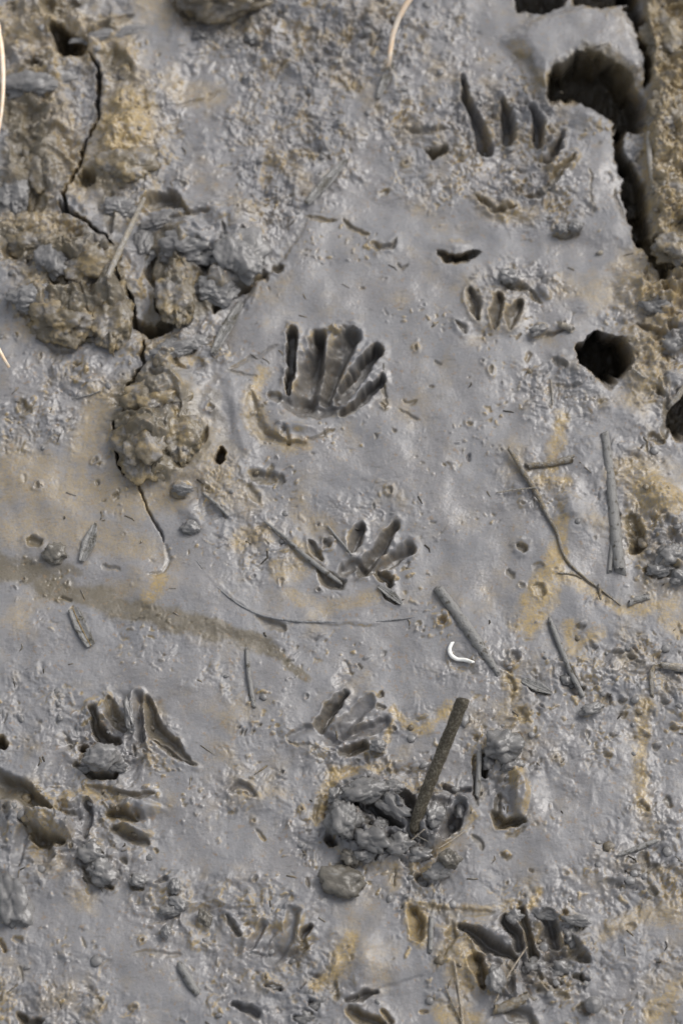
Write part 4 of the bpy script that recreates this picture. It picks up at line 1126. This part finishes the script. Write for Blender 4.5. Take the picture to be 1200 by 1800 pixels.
stalk('fibre', [(701, 1500), (720, 1480), (746, 1458)], [1.1, 1.3, .9], FIBRE, 'fine straw fibre below the foot of the leaning stick', 'fibre', lift=[4, 9, 9], sides=6, n=14)
stalk('fibre', [(704, 1458), (728, 1468), (752, 1480)], [1.0, 1.2, .9], STICK_TAN, 'fine brown fibre crossing the one below the leaning stick', 'fibre', lift=6, sides=6, n=14)
stalk('fibre', [(770, 1492), (790, 1480), (815, 1462)], [1.0, 1.2, .8], FIBRE, 'fine straw fibre right of the leaning stick', 'fibre', lift=6, sides=6, n=14)
stalk('fibre', [(868, 1765), (895, 1712), (926, 1665)], [1.2, 1.4, 1], FIBRE, 'fine pale fibre above the short hollow reed', 'fibre', lift=[8, 10, 12], sides=6, n=16)
stalk('thin_straw', [(798, 1690), (806, 1740), (812, 1790), (814, 1840)], [1.6, 2.2, 2.4, 2.4], FIBRE, 'thin pale straw stem at the bottom edge left of the hollow reed', 'straw', lift=4, sides=8, n=24)
stalk('thin_straw', [(782, 1735), (795, 1765), (812, 1800), (820, 1830)], [1.2, 1.6, 1.8, 1.8], STICK_TAN, 'thin tan straw stem beside the pale one at the bottom edge', 'straw', lift=4, sides=8, n=24)
stiff('short_stalk', [(758, 1612), (757, 1640), (756, 1674)], [3.5, 4.2, 3.6], STICK_GREY, 'short upright grey stalk below the churned pile', 'stalk', (5, 5), n=18, seed=34)
stiff('short_stalk', [(842, 1318), (841, 1360), (838, 1402)], [4.5, 4.5, 4], STICK_GREY, 'grey stalk standing beside the lumpy knob right of the leaning stick', 'stalk', (8, 6), n=22, seed=35)
stiff('pale_splinter', [(1139, 235), (1142, 280), (1148, 332)], [5, 5, 3.5], STICK_PALE, 'pale splinter stuck on the right-hand crack wall', 'splinter', (6, 6), n=18, seed=36)
stalk('pale_splinter', [(1076, 238), (1083, 220), (1090, 202)], [1.8, 2.4, 1.6], STICK_PALE, 'thin pale splinter at the mouth of the dark burrow', 'splinter', lift=[3, 10, 14], n=14, seed=37)
stiff('pale_splinter', [(1176, 714), (1188, 700), (1206, 676)], [3, 6, 5], STICK_PALE, 'pale splinter above the hole at the right edge', 'splinter', (8, 8), n=14, seed=38)
stiff('pale_splinter', [(1112, 648), (1122, 656), (1132, 664)], [2.4, 3.4, 2.4], STICK_PALE, 'tiny pale splinter right of the round hole', 'splinter', (5, 5), n=10, seed=39)
stalk('rootlet', [(358, 868), (378, 884), (400, 906)], [2.4, 3.2, 2.4], STICK_GREY, 'grey rootlet below the brown block, near the small round pit', 'rootlet', lift=3, n=16, seed=40)
stalk('buried_rootlet', [(345, 985), (385, 1035), (440, 1074), (500, 1090), (580, 1094), (670, 1092), (735, 1084)], [1.0, 1.4, 1.8, 2.2, 1.8, 1.3, .8], STICK_SILT, 'long fine silt-coated rootlet curving across the middle of the mud', 'rootlet', lift=-.4, n=80, seed=42, lump=.2)
stalk('straw_sliver', [(968, 668), (970, 690), (971, 712)], [1.0, 1.6, 1.0], STICK_PALE, 'tiny upright pale sliver left below the round hole', 'straw', lift=3, sides=6, n=10)
stalk('root_hair', [(128, 700), (160, 693), (178, 686)], [1.2, 1.5, 1.2], STICK_GREY, 'fine grey root hair on the pitted mud at the left', 'rootlet', lift=3, sides=6, n=10)


# bright dry straw blades hanging in from outside the frame, rooted in the bank beyond it
def blade(pts, wid, label):
    P, W = resample(pts, [w * S * 1.25 for w in wid], 40)
    verts = []; faces = []
    for i, (p, w) in enumerate(zip(P, W)):
        t = (P[min(i + 1, 39)] - P[max(i - 1, 0)]).normalized()
        v = (Vector(CAM) - p).normalized(); a = Vector((1, .25, 0)); a = (a - t * a.dot(t)).normalized(); b = a.cross(t)
        for (q, h) in ((-1, .15), (-.4, -.18), (.4, -.18), (1, .15), (.4, .02), (-.4, .02)):
            verts.append(p + a * (w * q) + b * (w * h * 1.6) - P[0])
    for i in range(39):
        for k in range(6):
            faces.append((i * 6 + k, i * 6 + (k + 1) % 6, (i + 1) * 6 + (k + 1) % 6, (i + 1) * 6 + k))
    faces.append([5, 4, 3, 2, 1, 0]); faces.append([39 * 6 + k for k in range(6)])
    o = finish('dry_straw', verts, faces, STRAW); o.location = P[0]
    return tag(o, label, 'straw', 'bright straw blades')


def root_mud(x, y):
    return Vector((x, y, height(x, y) - .004))


q = [lifted(683, 116, .050), lifted(690, 62, .062), lifted(703, 26, .072), lifted(722, -6, .080), lifted(750, -60, .088)]
blade([root_mud(.175, .70), Vector((.150, .66, .10)), Vector((.105, .58, .125))] + q[::-1], [3.2, 4.2, 5, 5.4, 5.8, 5.6, 5.2, 3.6], 'bright straw blade arching in from the top edge')
q = [lifted(-3, 235, .050), lifted(4, 180, .056), lifted(5, 120, .060), lifted(-2, 60, .064), lifted(-26, 10, .066)]
blade([root_mud(-.43, .50), Vector((-.40, .49, .06)), Vector((-.34, .47, .078))] + q[::-1], [2.6, 3.4, 4, 4.4, 4.6, 4.4, 4.0, 2.0], 'bright straw blade bowed along the top left edge')
q = [lifted(16, 646, .045), lifted(4, 625, .050), lifted(-12, 596, .056), lifted(-40, 550, .062)]
blade([root_mud(-.44, .28), Vector((-.41, .27, .05)), Vector((-.35, .24, .066))] + q[::-1], [2.6, 3.4, 4, 4.2, 4.2, 3.8, 2.2], 'bright straw tip poking in at the left edge')

# ------------------------------------------------------------------ clods
clod(600, 1553, 37, 26, 17, 'oval wet mud clod lying alone below the churned pile', 3, CLOD_DARK, -6, .2, rough=.36)
clod(618, 1511, 17, 15, 13, 'small round mud clod between the oval clod and the churned pile', 5, CLOD_DARK, 0, .25)
clod(27, 1590, 26, 46, 20, 'upright pointed mud clod at the left edge', 7, CLOD, 14, .3, facet=.2)
clod(178, 1331, 28, 22, 15, 'pale mud clod under the torn paw print at the left', 9, CLOD, 10, .3, facet=.3)
clod(98, 976, 22, 20, 13, 'dark brown mud flake on the brown silt run', 11, CLOD_DARK, 30, .35, facet=.5)
clod(335, 930, 17, 12, 11, 'small pale mud clod at the end of the long crack', 13, CLOD, 0, .3)
clod(395, 8, 84, 56, 46, 'large brown mud boulder at the top edge', 15, CLOD_BROWN, 5, .12, 'mud_boulder', rough=.34, sub=5)
clod(788, 1512, 18, 15, 14, 'glossy round mud clod at the right foot of the churned pile', 17, CLOD_DARK, 0, .3)
clod(1042, 1768, 14, 14, 12, 'round mud ball in a moat at the lower right', 19, CLOD, 0, .35, rough=.12)
clod(664, 1312, 13, 11, 9, 'little mud lump below the shallow paw print', 21, CLOD, 0, .35)
clod(320, 860, 16, 10, 9, 'small grey clod right of the long crack', 23, CLOD, 0, .4)
clod(893, 486, 17, 14, 11, 'rounded mud lump above the small paw print', 25, CLOD, 0, .35)
clod(986, 403, 12, 10, 9, 'left one of two mud pellets below the crumbly ring', 27, CLOD, 0, .3)
clod(1010, 400, 13, 11, 10, 'right one of two mud pellets below the crumbly ring', 29, CLOD, 0, .3)
clod(307, 1560, 9, 13, 9, 'small pointed pellet right of the stubby ridges', 31, CLOD, 0, .3)
clod(292, 1639, 8, 11, 8, 'small upright pellet above the short stubby stick', 33, CLOD, 0, .3)
clod(313, 1590, 16, 10, 9, 'crumbled pellet below the small pointed one', 35, CLOD, -30, .35)
clod(360, 1616, 11, 14, 9, 'wet pellet in the crumb trail at the lower left', 37, CLOD_DARK, 20, .35)

big_lumps = [clod_mesh('mud_lump', 1, 1, .75, 120 + i * 2, 5, .46, .12, 1.25) for i in range(5)]
big_olive = [me.copy() for me in big_lumps]
for me in big_lumps: me.materials.append(CLOD)
for me in big_olive: me.materials.append(CLOD_OLIVE)
for i, (x, y, rx, ry, a, c) in enumerate([(150, 462, 52, 46, 20, 1), (112, 556, 48, 40, 0, 1), (196, 548, 32, 56, -6, 1), (95, 452, 30, 32, 0, 0), (60, 520, 36, 26, 0, 0), (160, 590, 40, 20, 10, 1),
        (338, 428, 46, 30, 10, 0), (306, 510, 30, 52, 0, 1), (418, 445, 38, 46, 20, 0), (372, 505, 34, 28, 0, 0), (250, 776, 40, 52, 0, 1), (272, 700, 46, 34, 20, 1), (312, 752, 34, 50, 0, 1),
        (215, 285, 42, 34, 0, 1), (205, 360, 30, 20, 0, 0), (62, 300, 34, 56, 0, 1), (58, 425, 40, 26, 0, 1), (20, 330, 26, 40, 0, 0), (60, 140, 50, 26, 10, 0), (190, 58, 52, 14, 14, 0), (215, 125, 26, 28, 0, 1),
        (255, 430, 18, 34, -8, 0), (300, 610, 34, 16, 20, 0), (330, 600, 22, 14, 0, 0), (290, 385, 34, 16, 20, 0), (1170, 60, 34, 50, 0, 1), (1178, 200, 32, 46, 0, 1), (1176, 330, 28, 40, 0, 1), (1190, 430, 34, 30, 0, 1)]):
    o = bpy.data.objects.new('mud_lump', (big_olive if c else big_lumps)[i % 5]); scene.collection.objects.link(o)
    o.scale = (rx * 1.2, ry * 1.2, min(rx, ry) * .9); o.rotation_euler = (0, 0, math.radians(a)); o.location = on_mud(x, y, 0) + Vector((0, 0, -.36 * min(rx, ry) * S)); o.parent = ground

lumps = [clod_mesh('mud_lump', 1, 1, .6, 80 + i * 2, 4, .55, .15, 1.3) for i in range(6)]
for me in lumps: me.materials.append(CLOD_WET)
for i, (x, y, rx, ry, a) in enumerate([(604, 1440, 26, 34, 0), (640, 1392, 36, 20, 10), (692, 1420, 32, 16, -35), (652, 1474, 26, 20, -20), (702, 1484, 24, 18, 0), (758, 1432, 20, 20, 0), (812, 1420, 13, 22, 0),
        (640, 1502, 18, 14, 0), (738, 1502, 20, 12, 10), (768, 1532, 20, 14, 20), (745, 1552, 14, 14, 0), (590, 1402, 14, 16, 0), (668, 1452, 14, 18, 40), (690, 1385, 18, 12, 0), (720, 1462, 18, 12, -30),
        (958, 1606, 20, 11, 0), (905, 1612, 14, 12, 0), (1000, 1645, 16, 18, 0), (872, 1722, 14, 24, 0), (940, 1700, 18, 14, 0), (990, 1705, 20, 14, 0), (1012, 1618, 20, 9, -10),
        (160, 1500, 22, 16, -20), (178, 1532, 24, 20, -40), (244, 1548, 14, 12, 0), (300, 1600, 18, 10, 0), (226, 1255, 8, 26, 10), (205, 1345, 16, 12, 0), (150, 1350, 14, 10, 0),
        (882, 1312, 32, 26, 0), (862, 1340, 16, 18, 0), (900, 1345, 18, 14, 0), (350, 60, 14, 10, 0), (372, 66, 13, 11, 0), (410, 78, 15, 10, 0), (440, 66, 14, 12, 0), (1180, 975, 26, 22, 20), (1160, 1000, 22, 14, 0), (1195, 1015, 18, 14, 0),
        (560, 1765, 16, 10, 20), (535, 1790, 16, 10, 0), (480, 1735, 14, 9, 0), (1040, 1246, 20, 11, 20), (1000, 1195, 16, 14, 0), (945, 580, 18, 9, 30), (1150, 535, 24, 18, 0), (1185, 600, 24, 20, 0)]):
    o = bpy.data.objects.new('mud_lump', lumps[i % 6]); scene.collection.objects.link(o)
    o.scale = (rx, ry, min(rx, ry)); o.rotation_euler = (0, 0, math.radians(a)); o.location = on_mud(x, y, 0) + Vector((0, 0, .05 * min(rx, ry) * S)); o.parent = ground

# crumbs of mud lying on the churned ground: pieces of the ground itself
crumbs = [clod_mesh('mud_crumb', 1, 1, .72, 50 + i * 2, 2, .34) for i in range(7)]
crumbs_b = [me.copy() for me in crumbs]
for me in crumbs: me.materials.append(CLOD)
for me in crumbs_b: me.materials.append(CLOD_BROWN)
placed = 0; tries = 0; extra_v = []; extra_f = []
while placed < 240 and tries < 9000:
    tries += 1
    x = RNG.uniform(-20, 1220); y = RNG.uniform(-20, 1820); p = on_mud(x, y, 0)
    j = min(np.searchsorted(ys, p.y), NY - 1); k = min(np.searchsorted(xs, p.x), NX - 1)
    if RNG.random() > ROU[j, k] ** 1.5 * 1.1 or SH[j, k] > .002: continue
    o = bpy.data.objects.new('mud_crumb', (crumbs_b if BRN[j, k] + OCH[j, k] > .55 else crumbs)[placed % 7]); scene.collection.objects.link(o)
    s_ = RNG.uniform(3.5, 7.0) * (1 + .4 * (RNG.random() < .2))
    o.scale = (s_ * RNG.uniform(.8, 1.3), s_ * RNG.uniform(.7, 1.1), s_ * .7); o.rotation_euler = (0, 0, RNG.uniform(0, 6.28))
    o.location = p + Vector((0, 0, s_ * .12 * S)); o.parent = ground; placed += 1

# bits of chopped plant trodden into the surface: too many and too small to count
for (mat, nm, cnt) in ((STICK_DARK, 'dark_plant_flecks', 60), (STICK_TAN, 'tan_plant_flecks', 90)):
    vv = []; ff = []
    for i in range(cnt):
        x = RNG.uniform(-20, 1220); y = RNG.uniform(60, 1820); L = RNG.uniform(5, 20) * (1 if RNG.random() < .85 else 1.8); a = RNG.normal(1.2, .8); r = RNG.uniform(.7, 1.6) * S
        pts = [on_mud(x + L * (f - .5) * math.cos(a) + (.25 * L * math.sin(f * 3) if i % 3 == 0 else 0), y + L * (f - .5) * math.sin(a), .5) for f in (0, .5, 1)]
        b0 = len(vv)
        for k, p in enumerate(pts):
            rr = r * (1, 1.3, .5)[k]
            t = (pts[min(k + 1, 2)] - pts[max(k - 1, 0)]).normalized(); u = t.cross(Vector((0, 0, 1))).normalized(); w = u.cross(t)
            vv += [p + u * rr, p + w * rr, p - u * rr, p - w * rr]
        for k in (0, 1):
            for q in range(4):
                ff.append((b0 + k * 4 + q, b0 + k * 4 + (q + 1) % 4, b0 + k * 4 + 4 + (q + 1) % 4, b0 + k * 4 + 4 + q))
        ff.append((b0 + 3, b0 + 2, b0 + 1, b0)); ff.append((b0 + 8, b0 + 9, b0 + 10, b0 + 11))
    o = finish(nm, vv, ff, mat, ground); o['kind'] = 'stuff'
